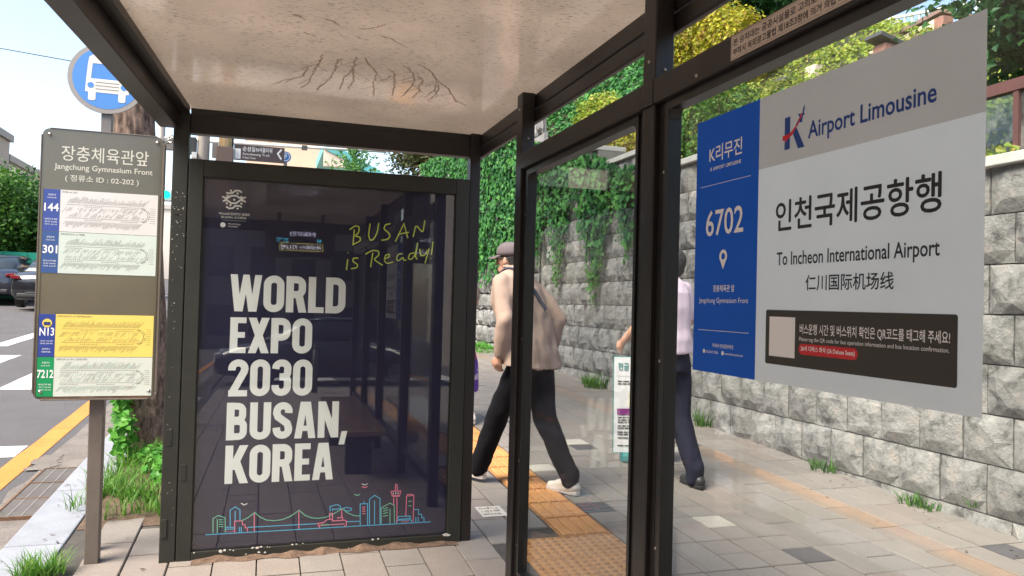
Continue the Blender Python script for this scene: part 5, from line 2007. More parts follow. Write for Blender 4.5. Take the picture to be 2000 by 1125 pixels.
# =================================================================== TREES
def bark_mat(name, c1, c2):
    m, n, l, b = newmat(name)
    tc = n.new('ShaderNodeTexCoord')
    mp = n.new('ShaderNodeMapping')
    mp.inputs['Scale'].default_value = (1, 1, 0.42)
    l.new(tc.outputs['Object'], mp.inputs[0])
    v = n.new('ShaderNodeTexNoise')
    v.inputs['Scale'].default_value = 26
    v.inputs['Detail'].default_value = 10
    v.inputs['Roughness'].default_value = 0.7
    l.new(mp.outputs[0], v.inputs['Vector'])
    rp = n.new('ShaderNodeValToRGB')
    rp.color_ramp.elements[0].position = .38
    rp.color_ramp.elements[0].color = (*c1, 1)
    rp.color_ramp.elements[1].position = .62
    rp.color_ramp.elements[1].color = (*c2, 1)
    l.new(v.outputs['Fac'], rp.inputs[0])
    l.new(rp.outputs[0], b.inputs['Base Color'])
    b.inputs['Roughness'].default_value = .95
    bp = n.new('ShaderNodeBump')
    bp.inputs['Strength'].default_value = 1.0
    bp.inputs['Distance'].default_value = .03
    l.new(v.outputs['Fac'], bp.inputs['Height'])
    l.new(bp.outputs[0], b.inputs['Normal'])
    return m


M['bark'] = bark_mat('fissured_bark', (0.075, 0.048, 0.036), (0.34, 0.235, 0.18))
M['bark2'] = bark_mat('dull_bark', (0.03, 0.022, 0.017), (0.10, 0.075, 0.055))


def trunk_mesh(pts, rad, rough, n=48, name='trunk', m=None, parent=None):
    """tapered trunk with vertical furrows"""
    pts = [Vector(p) for p in pts]
    segs = []
    K = 60
    for i in range(K + 1):
        t = i / K * (len(pts) - 1)
        a = min(int(t), len(pts) - 2)
        f = t - a
        segs.append((pts[a].lerp(pts[a + 1], f), rad[a] + (rad[a + 1] - rad[a]) * f))
    V, F = [], []
    for i, (p, r) in enumerate(segs):
        for j in range(n):
            th = 2 * pi * j / n
            q = noise.noise(Vector((cos(th) * 3.2, sin(th) * 3.2, p.z * .9))) + .6 * noise.noise(Vector((cos(th) * 8, sin(th) * 8, p.z * 2.4)))
            q2 = abs(noise.noise(Vector((cos(th) * 6 + 4, sin(th) * 6, p.z * 1.3))))
            rr_ = r * (1 + rough * (.7 * q - 1.1 * max(0, .16 - q2) * 3))
            V.append((p.x + cos(th) * rr_, p.y + sin(th) * rr_, p.z))
    for i in range(K):
        for j in range(n):
            a0, a1 = i * n + j, i * n + (j + 1) % n
            F.append((a0, a1, a1 + n, a0 + n))
    return fast_mesh(name, V, F, m or M['bark'], parent, smooth=True)


def crown(parent, c, r, n_clump, per, size, m, clump_r=0.35, seed=1, flat=0.0, name='crown'):
    rg = np.random.default_rng(seed)
    d = rg.normal(size=(n_clump, 3))
    d /= np.linalg.norm(d, axis=1, keepdims=True)
    lump = np.array([noise.noise(Vector(q * 1.7) + Vector((seed, 0, 0))) for q in d])
    rad = rg.uniform(0.35, 1.0, n_clump) ** 0.5 * (1 + .45 * lump)
    C_ = np.array(c) + d * np.array(r) * rad[:, None]
    off = rg.normal(size=(n_clump, per, 3)) * clump_r * np.array([1, 1, .55])
    P = (C_[:, None, :] + off).reshape(-1, 3)
    Nn = np.repeat(d, per, axis=0) * .5 + rg.normal(0, .6, (len(P), 3)) + [0, 0, .6]
    V, F = leaf_quads(P, Nn, size, .15, rng=rg)
    fast_mesh(name, V, F, m, parent, kind='stuff')
    return C_


def tree(label, cat, base, h, r0, cc, cr, nclump, per, size, m, seed=1, group=None, clump_r=.4, name='tree', barkm=None):
    t = thing(name, label, cat, base, group=group)
    bx_, by_, bz_ = base
    top = Vector(cc) + Vector((0, 0, cr[2] * .3))
    pts = [(bx_, by_, bz_ - .2), (bx_ + (top.x - bx_) * .3, by_ + (top.y - by_) * .3, bz_ + (top.z - bz_) * .5), tuple(top)]
    MB().tube(pts, [r0, r0 * .7, r0 * .2], 10).build('trunk', barkm or M['bark2'], t, smooth=True)
    C_ = crown(t, cc, cr, nclump, per, size, m, clump_r, seed)
    mb = MB()
    mid = Vector(pts[1])
    rr_ = random.Random(seed)
    for q in C_[:: max(1, len(C_) // 14)]:
        s_ = mid.lerp(top, rr_.uniform(0, .8))
        e = Vector(q)
        mb.tube([s_, s_.lerp(e, .5) + Vector((0, 0, .15)), e], [r0 * .28, r0 * .18, r0 * .06], 6)
    mb.build('limbs', barkm or M['bark2'], t, smooth=True)
    return t


# street tree beside the route board
st = thing('street_tree', 'rough brown ginkgo trunk rising from the weedy pit behind the route board', 'tree', (-0.82, 6.5, gz(6.5)))
trunk_mesh([(-.80, 6.5, .15), (-.815, 6.5, .45), (-.86, 6.5, 1.2), (-.93, 6.5, 2.0), (-1.01, 6.5, 2.8), (-1.06, 6.55, 4.2), (-1.10, 6.6, 6.0), (-1.1, 6.6, 8.5)], [.20, .145, .138, .138, .145, .13, .10, .04], .16, 72, parent=st)
C_ = crown(st, (-1.4, 6.9, 7.6), (2.2, 2.4, 2.6), 170, 60, .11, M['tree_leaf'], .42, 21)
mb = MB()
rr_ = random.Random(2)
for q in C_[::9]:
    a = Vector((-1.08, 6.58, rr_.uniform(4.4, 7.2)))
    mb.tube([a, a.lerp(Vector(q), .5) + Vector((0, 0, .2)), q], [.06, .035, .012], 6)
mb.build('limbs', M['bark2'], st, smooth=True)

# trees over the road, left
def at_y(x, y, z):
    return (x, y, z)


tree('leafy green roadside tree in front of the beige block, at the left edge', 'tree', (-10.2, 31.5, gz(31)), 7, .2, (-10.0, 31.5, 3.9), (2.2, 2.4, 1.9), 240, 60, .17, M['green_shrub'], 31, clump_r=.4)
tree('second roadside tree, darker, just left of the route board', 'tree', (-7.3, 34, gz(34)), 7, .2, (-7.4, 34, 4.1), (1.5, 2.2, 1.8), 200, 60, .17, M['tree_leaf'], 32, clump_r=.4)
tree('low dense tree behind the dark cars', 'tree', (-11.4, 38, gz(38)), 7, .2, (-11.3, 38, 3.8), (2.6, 2.4, 2.4), 240, 60, .19, M['tree_leaf'], 33, clump_r=.45)
tree('far row tree across the road behind the camera side', 'tree', (-13.5, -14, gz(-14)), 7, .2, (-13.5, -14, 4.5), (2.6, 2.6, 2.8), 160, 50, .22, M['green_shrub'], 34, clump_r=.5)
# young conifer and dense trees seen through the gap over the poster
lt = thing('young_conifer', 'young bright green conifer with upswept feathery branches, seen over the poster', 'conifer', (2.62, 25, gz(25)))
MB().tube([(2.62, 25, .8), (2.6, 25, 4.5), (2.62, 25, 6.55)], [.09, .05, .012], 8).build('trunk', M['bark2'], lt, smooth=True)
rg = random.Random(5)
P, Nn = [], []
mb = MB()
for i in range(60):
    z = 2.6 + 3.75 * i / 60
    L_ = (6.75 - z) * .42 + .12
    a = i * 2.4
    e0 = Vector((2.61, 25, z))
    pts = []
    for k in range(9):
        t = k / 8
        p = e0 + Vector((cos(a) * L_ * t, sin(a) * L_ * t, L_ * (.15 * t + .75 * t * t)))
        p += Vector((rg.uniform(-.02, .02), rg.uniform(-.02, .02), rg.uniform(-.02, .02)))
        pts.append(p)
        for q in range(int(16 * (1 - .35 * t))):
            P.append(p + Vector((rg.gauss(0, .035), rg.gauss(0, .035), rg.gauss(0, .04))))
            Nn.append((rg.gauss(0, 1), rg.gauss(0, 1), rg.gauss(.3, 1)))
    mb.tube(pts, [.012 - .001 * k for k in range(9)], 4)
mb.build('branches', M['bark2'], lt)
M['larch'] = leafmat('bright_needles', [(0.10, 0.26, 0.07), (0.17, 0.36, 0.10), (0.12, 0.30, 0.10)], .35)
foliage('needles', np.array([tuple(p) for p in P]), Nn, .075, M['larch'], lt, kind='stuff')
tree('dense olive brown tree beyond the poster, before the ivy', 'tree', (5.0, 23.5, gz(23.5)), 7, .2, (5.0, 23.5, 5.0), (1.45, 1.4, 1.9), 230, 60, .11, M['brown_leaf'], 41, clump_r=.22)
tree('light green tree squeezed beside the ivy slope', 'tree', (6.1, 21.0, gz(21)), 7, .2, (6.0, 21.0, 4.6), (.9, 1.1, 1.5), 150, 60, .12, M['lime_shrub'], 42, clump_r=.22)
# hill trees
tree('feathery dark green tree on the terrace at the right edge', 'tree', (7.1, 5.15, 2.9), 5, .14, (7.05, 5.1, 4.95), (.95, 1.1, 1.45), 240, 60, .10, M['pine_leaf'], 51, clump_r=.24)
tree('green tree crown standing over the golden hedge', 'tree', (13.0, 19.6, 7.6), 5, .2, (13.0, 19.6, 10.6), (2.0, 1.8, 1.6), 230, 60, .16, M['tree_leaf'], 52, clump_r=.4)
tree('dark tree crown over the white railing', 'tree', (14.3, 17.0, 5.6), 5, .12, (14.3, 17.0, 7.6), (1.3, 1.3, .9), 90, 60, .13, M['pine_leaf'], 53, clump_r=.4)
tree('leafy tree on top of the ivy slope', 'tree', (9.8, 22, 8.2), 5, .2, (9.8, 22, 10.2), (2.6, 2.6, 2.0), 220, 60, .17, M['tree_leaf'], 54, clump_r=.45)

# =================================================================== BUILDINGS
def block_building(name, label, x0, x1, y0, y1, h, m, faces, win=None, roofm=None, nrow=4, ncol=6, base=None):
    b = thing(name, label, 'building', ((x0 + x1) / 2, (y0 + y1) / 2, base if base is not None else gz((y0 + y1) / 2)))
    zb_ = (base if base is not None else gz(y0)) - 1
    MB().box(x0, x1, y0, y1, zb_, h).build('wall', m, b)
    MB().box(x0 - .15, x1 + .15, y0 - .15, y1 + .15, h, h + .35).build('roof', roofm or M['capstone'], b)
    if win:
        z0 = gz(y0) + 1.2
        for f in faces:
            for r_i in range(nrow):
                for c in range(ncol):
                    z = z0 + (h - z0) * r_i / nrow
                    zh = (h - z0) / nrow * .52
                    if f == 'x+':
                        w = (y1 - y0) / ncol
                        ya = y0 + w * (c + .2)
                        MB().box(x1 - .05, x1 + .03, ya, ya + w * .6, z, z + zh).build('window', win, b)
                    elif f == 'x-':
                        w = (y1 - y0) / ncol
                        ya = y0 + w * (c + .2)
                        MB().box(x0 - .03, x0 + .05, ya, ya + w * .6, z, z + zh).build('window', win, b)
                    elif f == 'y-':
                        w = (x1 - x0) / ncol
                        xa = x0 + w * (c + .2)
                        MB().box(xa, xa + w * .6, y0 - .03, y0 + .05, z, z + zh).build('window', win, b)
                    elif f == 'y+':
                        w = (x1 - x0) / ncol
                        xa = x0 + w * (c + .2)
                        MB().box(xa, xa + w * .6, y1 - .05, y1 + .03, z, z + zh).build('window', win, b)
    return b


def tiled(name, c, w, h):
    m, n, l, b = newmat(name)
    tc = n.new('ShaderNodeTexCoord')
    mp = n.new('ShaderNodeMapping')
    mp.inputs['Rotation'].default_value = (pi / 2, 0, pi / 2)
    l.new(tc.outputs['Object'], mp.inputs[0])
    br_ = n.new('ShaderNodeTexBrick')
    br_.inputs['Color1'].default_value = (*c, 1)
    br_.inputs['Color2'].default_value = (*[k * .93 for k in c], 1)
    br_.inputs['Mortar'].default_value = (*[k * .55 for k in c], 1)
    br_.inputs['Scale'].default_value = 1
    br_.inputs['Mortar Size'].default_value = .02
    br_.inputs['Brick Width'].default_value = w
    br_.inputs['Row Height'].default_value = h
    br_.offset = 0
    l.new(mp.outputs[0], br_.inputs['Vector'])
    l.new(br_.outputs[0], b.inputs['Base Color'])
    b.inputs['Roughness'].default_value = .8
    return m


M['win'] = mat('dark_window_glass', (0.03, 0.04, 0.05), .08, .1, 1)
bt = tiled('beige_stone_cladding', (0.78, 0.65, 0.53), 1.4, .62)
block_building('stone_block', 'tall beige stone clad block at the left edge behind the trees', -30, -12.62, 37, 45.0, 9.0, bt, [], None, M['grey_metal'])
block_building('stone_block', 'lower beige stone clad wing with dark roof edge beside the route board', -30, -12.75, 45.2, 75, 8.05, bt, [], None, M['grey_metal'])
block_building('office_block', 'peach coloured office block far up the street above the poster', -1.8, 5.0, 66, 78, 14.6, mat('peach_render', (0.72, 0.50, 0.36), .8, .05, .4), ['y-'], M['win'], nrow=2, ncol=4)
block_building('low_block', 'pale low building at the far street end left of the peach block', -8.5, -1.9, 70, 80, 8.6, mat('pale_render', (0.66, 0.62, 0.56), .8, .05, .4), [], None)
gb = thing('gabled_house', 'house with a teal sloping roof beside the peach block', 'house', (6.4, 58, gz(58)))
MB().box(4.2, 9.5, 57, 66, 1, 10.4).build('wall', M['cream'], gb)
mb = MB()
mb.prism([(3.7, 12.9), (10, 9.8), (10, 9.4), (3.7, 12.2)], (0, 56.5, 0), (1, 0, 0), (0, 0, 1), (0, 1, 0), 10)
mb.build('roof', mat('teal_roof', (0.10, 0.38, 0.40), .5, .05, 2), gb)
MB().box(3.72, 5.2, 56.6, 57, 11.0, 12.2).build('gable', M['cream'], gb)
cols_ = [(0.22, 0.18, 0.14), (0.26, 0.24, 0.21), (0.17, 0.13, 0.10), (0.20, 0.18, 0.15)]
for i, (x0, x1, y0, y1, h, fc, lab) in enumerate(((-34, -19, -6, 12, 12, 'x+', 'brown office block across the road'), (-34, -20, 14, 33, 9, 'x+', 'grey office block across the road before the trees'), (-32, -19, -30, -9, 15, 'x+', 'dark brown block across the road behind the camera'),
                                              (-6, 8, -52, -40, 13, 'y+', 'pale block at the lower end of the street'), (10, 26, -50, -38, 10, 'y+', 'cream block at the lower street corner'), (8, 26, -31, -21, 8, 'y+', 'low brown corner block behind the side road'))):
    block_building('city_block', lab, x0, x1, y0, y1, h, mat('facade_%d' % i, cols_[i % 4], .8, .06, .5), [fc], M['win'], nrow=4, ncol=6, base=gz(y0) - .5)

# green hoarding and low wall beyond the cars
MB().box(-10.5, -7.0, 29.2, 29.3, gz(29) - .06, gz(29) + 1.25)
gh = thing('green_hoarding', 'bright green construction hoarding behind the dark cars', 'hoarding', (-9, 30, gz(30)))
for i in range(6):
    MB().box(-11.2 + i * .7, -10.52 + i * .7, 29.8, 29.84, gz(30) - .05, gz(30) + 1.55).build('panel', mat('hoarding_green', (0.02, 0.36, 0.22), .5, .05, 3) if i == 0 else bpy.data.materials['hoarding_green'], gh)
slope_sheet('far_pavement', -16.5, -9.3, 20, 80, -.04, M['tile'])

# =================================================================== POLES AND SIGNS OVER THE POSTER
p1 = thing('street_pole', 'round beige steel pole behind the shelter corner', 'pole', (-.69, 9, gz(9)))
MB().tube([(-.69, 9, gz(9)), (-.69, 9, 6.0)], .063, 20).build('pole', mat('beige_pole', (.40, .36, .31), .5, .08, 5), p1, smooth=True)
MB().box(-.86, -.76, 8.95, 9.05, 2.98, 3.16).build('control_box', M['dark_metal'], p1, bevel=.01)
MB().box(-.80, -.75, 8.90, 8.99, 2.93, 2.99).build('bracket', M['white_metal'], p1)
MB().box(-.60, -.54, 8.96, 9.02, 2.96, 3.12).build('small_plate', M['grey_metal'], p1, bevel=.005)
p3 = thing('grey_box', 'small grey box hung on a white bar beside the round pole', 'box', (-1.0, 9, 3.0))
MB().box(-1.07, -.93, 8.95, 9.0, 3.0, 3.12).build('box', M['grey_metal'], p3, bevel=.005)
MB().box(-1.09, -.90, 8.97, 8.99, 3.125, 3.14).build('white_bar', M['white_metal'], p3)
p2_ = thing('sign_pole', 'tall pole with brass coloured sleeve carrying the brown arrow sign', 'pole', (-.47, 9, gz(9)))
MB().tube([(-.47, 9, gz(9)), (-.47, 9, 6.2)], .066, 20).build('pole', mat('brass_sleeve', (.62, .42, .22), .3, .12, 5, metal=.5), p2_, smooth=True)
MB().box(-.56, -.38, 8.92, 9.07, 2.86, 3.085).build('clamp_box', mat('brown_box', (.16, .11, .09), .5, .1, 5), p2_, bevel=.008)
MB().tube([(-.395, 9.06, gz(9)), (-.395, 9.06, 6)], .012, 6).build('cable', M['dark_metal'], p2_)
ar = thing('arrow_sign', 'brown walking trail arrow sign with white Korean lettering above the poster', 'direction sign', (-.1, 9, 3.0))
MB().box(-.375, .158, 8.97, 9.0, 2.955, 3.125).build('arrow_board', mat('trail_brown', (.085, .06, .06), .5, .06, 4), ar)
pr = Print((0, 8.97, 0), (1, 0, 0), (0, 0, 1), .001)
pr.text('순성길', -.285, 3.055, w=.13, h=.055, weight=.01)
pr.text('N서울타워', -.145, 3.055, w=.17, h=.055, weight=.01)
pr.text('Seoulseong Trail', -.285, 3.015, w=.28, cap=.024)
pr.text('N Seoul Tower', -.285, 2.975, w=.14, cap=.022)
pr.stroke([(.125, 3.105), (.085, 3.055), (.125, 2.995)], .018)
pr.rect(-.368, 2.965, -.305, 3.08)
pr.build('lettering', M['tw'], ar)
lo = thing('round_logo_sign', 'small round blue and white sign behind the arrow sign tip', 'sign', (.2, 9.2, 3.0))
pr = Print((0, 9.2, 0), (1, 0, 0), (0, 0, 1), .001)
mb = MB()
mb.prism([(.175 + .062 * cos(2 * pi * i / 32), 3.07 + .062 * sin(2 * pi * i / 32)) for i in range(32)], (0, 9.22, 0), (1, 0, 0), (0, 0, 1), (0, -1, 0), .015)
dd = mb.build('disc', mat('sign_blue', (.05, .22, .55), .5, .03, 4), lo)
pr = Print((0, 9.205, 0), (1, 0, 0), (0, 0, 1), .001)
pr.stroke(arc(.175, 3.07, .045, .045, 0, 345, 20), .008, True)
pr.stroke([(.165, 3.045), (.165, 3.095)], .01)
pr.stroke(arc(.172, 3.082, .012, .012, 90, -90, 6), .008)
pr.build('emblem', M['tw'], dd)
MB().tube([(.175, 9.24, gz(9)), (.175, 9.24, 3.05)], .02, 8).build('pole', M['grey_metal'], lo)
# mast arm with signal
ts = thing('traffic_signal', 'traffic signal mast with a long white arm and a lit green lamp', 'traffic signal', (-2.6, 25, gz(25)))
MB().tube([(-3.1, 25, .6), (-3.1, 25, 7.2)], .11, 14).build('mast', M['grey_metal'], ts, smooth=True)
MB().tube([(-3.1, 25, 6.12), (1.0, 25, 6.2), (3.6, 25, 6.27)], [.075, .05, .035], 10).build('arm', M['white_metal'], ts, smooth=True)
mb = MB()
mb.box(.95, 1.12, 24.9, 25, 6.10, 6.24)
mb.box(-.12, -.02, 24.9, 25, 6.32, 6.42)
mb.build('camera_box', M['dark_metal'], ts)
sb = MB().box(-3.02, -2.70, 24.6, 24.85, 4.20, 4.56).build('lamp_housing', M['white_metal'], ts, bevel=.03)
mb = MB()
mb.prism([(-2.862 + .115 * cos(2 * pi * i / 24), 4.388 + .115 * sin(2 * pi * i / 24)) for i in range(24)], (0, 24.6, 0), (1, 0, 0), (0, 0, 1), (0, -1, 0), .02)
mb.build('green_lamp', mat('green_lamp_glow', (.0, .3, .15), .4, 0, 1, emit=(0.0, 1.0, .42, 1.2)), ts)
# wires
w = thing('overhead_wire', 'thin dark wire crossing the sky left of the round bus sign', 'wire', (-9, 24, 7))
w_pts = [Vector((-14 + 13 * i / 14, 22, 8.25 - 1.2 * (i / 14) - .10 * sin(pi * i / 14))) for i in range(15)]
MB().tube(w_pts, .012, 5).build('wire', M['rubber'], w)

# =================================================================== CARS
def car(label, loc, rotz, paint, group='cars on the road', plate='27 가 4018'):
    c = thing('car', label, 'car', loc, rotz, group)
    st_ = [(-2.38, .78, .30, .74), (-2.30, .86, .24, .88), (-2.0, .90, .22, 1.00), (-1.2, .92, .20, 1.00), (0, .93, .20, .98), (1.1, .92, .20, .96), (1.9, .88, .22, .84), (2.25, .82, .26, .70), (2.36, .70, .32, .58)]
    rings = []
    for y, w_, zb_, zt in st_:
        m_ = (zb_ + zt) / 2
        rings.append([(x, y, z) for x, z in ((-w_ * .86, zb_), (w_ * .86, zb_), (w_, zb_ + .12), (w_ * 1.01, m_), (w_ * .97, zt - .10), (w_ * .86, zt), (0, zt + .03), (-w_ * .86, zt), (-w_ * .97, zt - .10), (-w_ * 1.01, m_), (-w_, zb_ + .12))])
    MB().rings(rings).build('body', paint, c, local=True, smooth=True, bevel=0)
    g = [(-1.95, .70, .97, 1.0), (-1.35, .69, .97, 1.33), (-.75, .66, .96, 1.44), (.15, .66, .96, 1.45), (.65, .67, .96, 1.35), (1.35, .70, .94, .98)]
    rings = [[(-w_ - .08, y, zb_), (w_ + .08, y, zb_), (w_ * 1.0, y, zb_ + (zt - zb_) * .6), (w_ * .86, y, zt), (0, y, zt + .02), (-w_ * .86, y, zt), (-w_ * 1.0, y, zb_ + (zt - zb_) * .6)] for y, w_, zb_, zt in g]
    MB().rings(rings).build('windows', M['win'], c, local=True, smooth=True)
    rings = [[(-w_, y, z - .015), (w_, y, z - .015), (w_ * .9, y, z + .018), (0, y, z + .035), (-w_ * .9, y, z + .018)] for y, w_, z in ((-1.05, .58, 1.385), (-.75, .60, 1.445), (.15, .60, 1.455), (.45, .58, 1.41))]
    MB().rings(rings).build('roof', paint, c, local=True, smooth=True)
    for x in (-.84, .84):
        for y in (-1.42, 1.42):
            t_ = MB()
            t_.tube([(x - .10, y, .33), (x + .10, y, .33)], .33, 24)
            tt = t_.build('tyre', M['rubber'], c, local=True, bevel=.02)
            MB().tube([(x - .105, y, .33), (x + .105, y, .33)], .20, 18).build('rim', M['steel'], tt, local=True)
    for s_ in (-1, 1):
        mb = MB()
        mb.prism([(s_ * .62, .78), (s_ * .86, .79), (s_ * .85, .88), (s_ * .66, .86)] if s_ > 0 else [(s_ * .86, .79), (s_ * .62, .78), (s_ * .66, .86), (s_ * .85, .88)], (0, -2.42, 0), (1, 0, 0), (0, 0, 1), (0, 1, 0), .16)
        mb.build('tail_light', M['tail'], c, local=True, bevel=.01)
        mb = MB()
        mb.box(s_ * .62 - .16, s_ * .62 + .16, 2.18, 2.34, .60, .70)
        mb.build('headlight', M['white_metal'], c, local=True, bevel=.02)
        MB().box(s_ * .98 - .08, s_ * .98 + .08, .72, .86, .98, 1.10).build('mirror', paint, c, local=True, bevel=.02)
    MB().box(-.44, .44, -2.41, -2.38, .725, .745).build('chrome_strip', M['steel'], c, local=True)
    pl_ = MB().box(-.26, .26, -2.415, -2.36, .60, .70).build('number_plate', M['tw'], c, local=True)
    MB().box(-.7, .7, -2.43, -2.3, .30, .40).build('bumper', M['dark_metal'], c, local=True, bevel=.02)
    MB().box(-.5, .5, -2.435, -2.4, .42, .435).build('bumper_strip', M['steel'], c, local=True)
    return c


M['tail'] = mat('red_tail_lamp', (.22, .008, .012), .2, .05, 5, coat=1)
M['car_black'] = mat('black_car_paint', (.012, .012, .016), .25, .1, 1, coat=1)
M['car_navy'] = mat('dark_blue_car_paint', (.02, .025, .045), .25, .1, 1, coat=1)
M['car_silver'] = mat('silver_car_paint', (.35, .36, .38), .3, .05, 1, coat=1)
car('black saloon car seen from behind, beside the route board', (-5.62, 26.0, gz(26) - .06), 0, M['car_black'])
car('dark blue car further left, only its rear corner in view', (-7.9, 28.4, gz(28.4) - .06), 0, M['car_navy'])
car('dark car crossing on the side road behind the camera', (1.4, -9.6, gz(-9.6) - .06), R(92), M['car_black'])
car('silver car on the road behind the camera', (-4.2, -8, gz(-8) - .06), R(180), M['car_silver'])
bo = thing('bollard', 'dark bollard at the corner of the side road', 'bollard', (.9, -6.2, gz(-6.2)))
MB().tube([(.9, -6.2, gz(-6.2)), (.9, -6.2, gz(-6.2) + .8)], .05, 14).build('post', M['dark_metal'], bo, smooth=True)
MB().ellipsoid((.9, -6.2, gz(-6.2) + .8), (.055, .055, .05)).build('cap', M['dark_metal'], bo, smooth=True)

# =================================================================== NOTICE STAND ON THE PAVEMENT
ns = thing('notice_stand', 'white standing notice board with teal heading and purple band behind the glass', 'notice board', (2.9, 5.55, gz(5.5)))
M['stand_white'] = mat('white_board', (.74, .74, .76), .5, .02, 4)
M['teal'] = mat('teal_print', (.02, .22, .22), .5, .02, 4)
M['purple'] = mat('purple_print', (.22, .03, .20), .5, .02, 4)
U_ = Vector((1, -.28, 0)).normalized()
O_ = Vector((2.655, 5.54, gz(5.54) + .075))
Vv = Vector((0.0, .03, 1)).normalized()
W_ = U_.cross(Vv)
mb = MB()
mb.obox(O_ + U_ * .23 + Vv * .375 - W_ * .015, U_, Vv, W_, .23, .375, .012)
bd = mb.build('board', M['stand_white'], ns)
mb = MB()
for (a, b) in (((0, 0), (.46, 0)), ((0, .75), (.46, .75)), ((0, 0), (0, .75)), ((.46, 0), (.46, .75))):
    mb.beam(O_ + U_ * a[0] + Vv * a[1] - W_ * .01, O_ + U_ * b[0] + Vv * b[1] - W_ * .01, .012, .012, up=W_)
mb.build('edge', M['teal'], ns)
mb = MB()
mb.obox(O_ + U_ * .23 - Vv * .04 - W_ * .02, U_, Vv, W_, .17, .035, .06)
mb.build('base', M['teal'], ns, bevel=.02)
q0 = Print(O_, U_, Vv, .001)
q0.text('현금 없는 버스 안내', .03, .645, w=.40, h=.062, weight=.02)
q0.build('lettering', M['teal'], bd)
q0 = Print(O_, U_, Vv, .001)
q0.stroke([(.025, .60), (.435, .60)], .002)
for i, (z, w_) in enumerate(((.555, .38), (.535, .36), (.27, .38), (.25, .36), (.232, .30), (.205, .38), (.187, .34), (.155, .38), (.137, .36), (.11, .30), (.05, .2))):
    x = .03
    while x < .03 + w_:
        l_ = random.uniform(.018, .05)
        q0.rect(x, z, x + l_, z + .009)
        x += l_ + .008
q0.rect(.14, .375, .185, .42)
q0.rect(.225, .375, .25, .42)
q0.build('small_print', M['tbrown'], bd)
q0 = Print(O_, U_, Vv, .0008)
q0.rect(.115, .36, .43, .47)
q0.build('yellow_box', mat('pale_yellow_print', (.72, .70, .45), .5, .02, 4), bd)
q0 = Print(O_, U_, Vv, .0014)
q0.rect(.16, .468, .43, .497)
q0.rect(.025, .295, .435, .345)
q0.build('purple_band', M['purple'], bd)

# =================================================================== MANHOLE-LIKE MARKED PAVER
mh = thing('survey_plate', 'small pale square marker plate with worn dark lettering set in the pavement', 'marker plate', (1.36, 4.5, gz(4.5)))
mb = MB()
mb.add([(1.27, 4.40, gz(4.40) + .003), (1.43, 4.40, gz(4.40) + .003), (1.43, 4.60, gz(4.60) + .003), (1.27, 4.60, gz(4.60) + .003)], [(0, 1, 2, 3)])
mb.build('plate', mat('pale_plate', (.50, .46, .40), .8, .15, 20), mh)
mb = MB()
rq = random.Random(8)
for j in range(3):
    x = 1.29
    while x < 1.40:
        y = 4.44 + j * .055
        hh = rq.uniform(.012, .03)
        ww = rq.uniform(.005, .014)
        mb.add([(x, y, gz(y) + .0036), (x + ww, y, gz(y) + .0036), (x + ww, y + hh, gz(y + hh) + .0036), (x, y + hh, gz(y + hh) + .0036)], [(0, 1, 2, 3)])
        x += ww + rq.uniform(.004, .012)
mb.build('worn_marks', M['tbrown'], mh)

# =================================================================== WEEDS
M['grass'] = leafmat('weed_blades', [(0.05, 0.15, 0.02), (0.10, 0.26, 0.03), (0.16, 0.33, 0.05), (0.07, 0.20, 0.03), (0.22, 0.28, 0.08)], .35, .5)
M['broad'] = leafmat('broad_weed_leaves', [(0.04, 0.17, 0.02), (0.08, 0.28, 0.03), (0.12, 0.33, 0.04), (0.05, 0.20, 0.03)], .35, .45)


def blades(spec, seed):
    """spec: list of (x, y, z, n, radius, height, width)"""
    rg_ = np.random.default_rng(seed)
    V, F = [], []
    for (cx, cy, cz_, n, rad, h, wd) in spec:
        for _ in range(n):
            a, q = rg_.uniform(0, 2 * pi), rad * sqrt(rg_.random())
            x, y = cx + q * cos(a), cy + q * sin(a)
            da = a + rg_.normal(0, .9)
            H_ = h * rg_.uniform(.45, 1.1)
            lean = H_ * rg_.uniform(.2, 1.1)
            w_ = wd * rg_.uniform(.6, 1.2)
            px, py = -sin(da) * w_ / 2, cos(da) * w_ / 2
            k = len(V)
            for s_ in range(4):
                t = s_ / 4
                x_ = x + cos(da) * lean * t ** 1.7
                y_ = y + sin(da) * lean * t ** 1.7
                z_ = cz_ + H_ * (t - .35 * t * t * lean / H_)
                f = 1 - t * .7
                V += [(x_ - px * f, y_ - py * f, z_), (x_ + px * f, y_ + py * f, z_)]
            V.append((x + cos(da) * lean, y + sin(da) * lean, cz_ + H_ * (1 - .35 * lean / H_)))
            V.append(V[-1])
            for s_ in range(4):
                F.append((k + 2 * s_, k + 2 * s_ + 1, k + 2 * s_ + 3, k + 2 * s_ + 2))
    return V, F


def weed(name, label, spec, seed, loc, broad=None, cat='weeds', m=None):
    t = thing(name, label, cat, loc)
    V, F = blades(spec, seed)
    fast_mesh('blades', V, F, m or M['grass'], t, kind='stuff')
    if broad:
        Ps, Ns = [], []
        rg_ = np.random.default_rng(seed + 5)
        for (cx, cy, cz_, n, rx, ry, rz_) in broad:
            d = rg_.normal(size=(n, 3))
            d /= np.linalg.norm(d, axis=1, keepdims=True)
            Ps.append(np.array([cx, cy, cz_]) + d * [rx, ry, rz_] * rg_.uniform(.4, 1, (n, 1)))
            Ns.append(d * .5 + rg_.normal(0, .4, (n, 3)) + [-.1, -.3, .6])
        V, F = leaf_quads(np.concatenate(Ps), np.concatenate(Ns), broad[0][4] * 0 + .052, .15, rng=rg_, aspect=1.0)
        fast_mesh('leaves', V, F, M['broad'], t, kind='stuff')
    return t


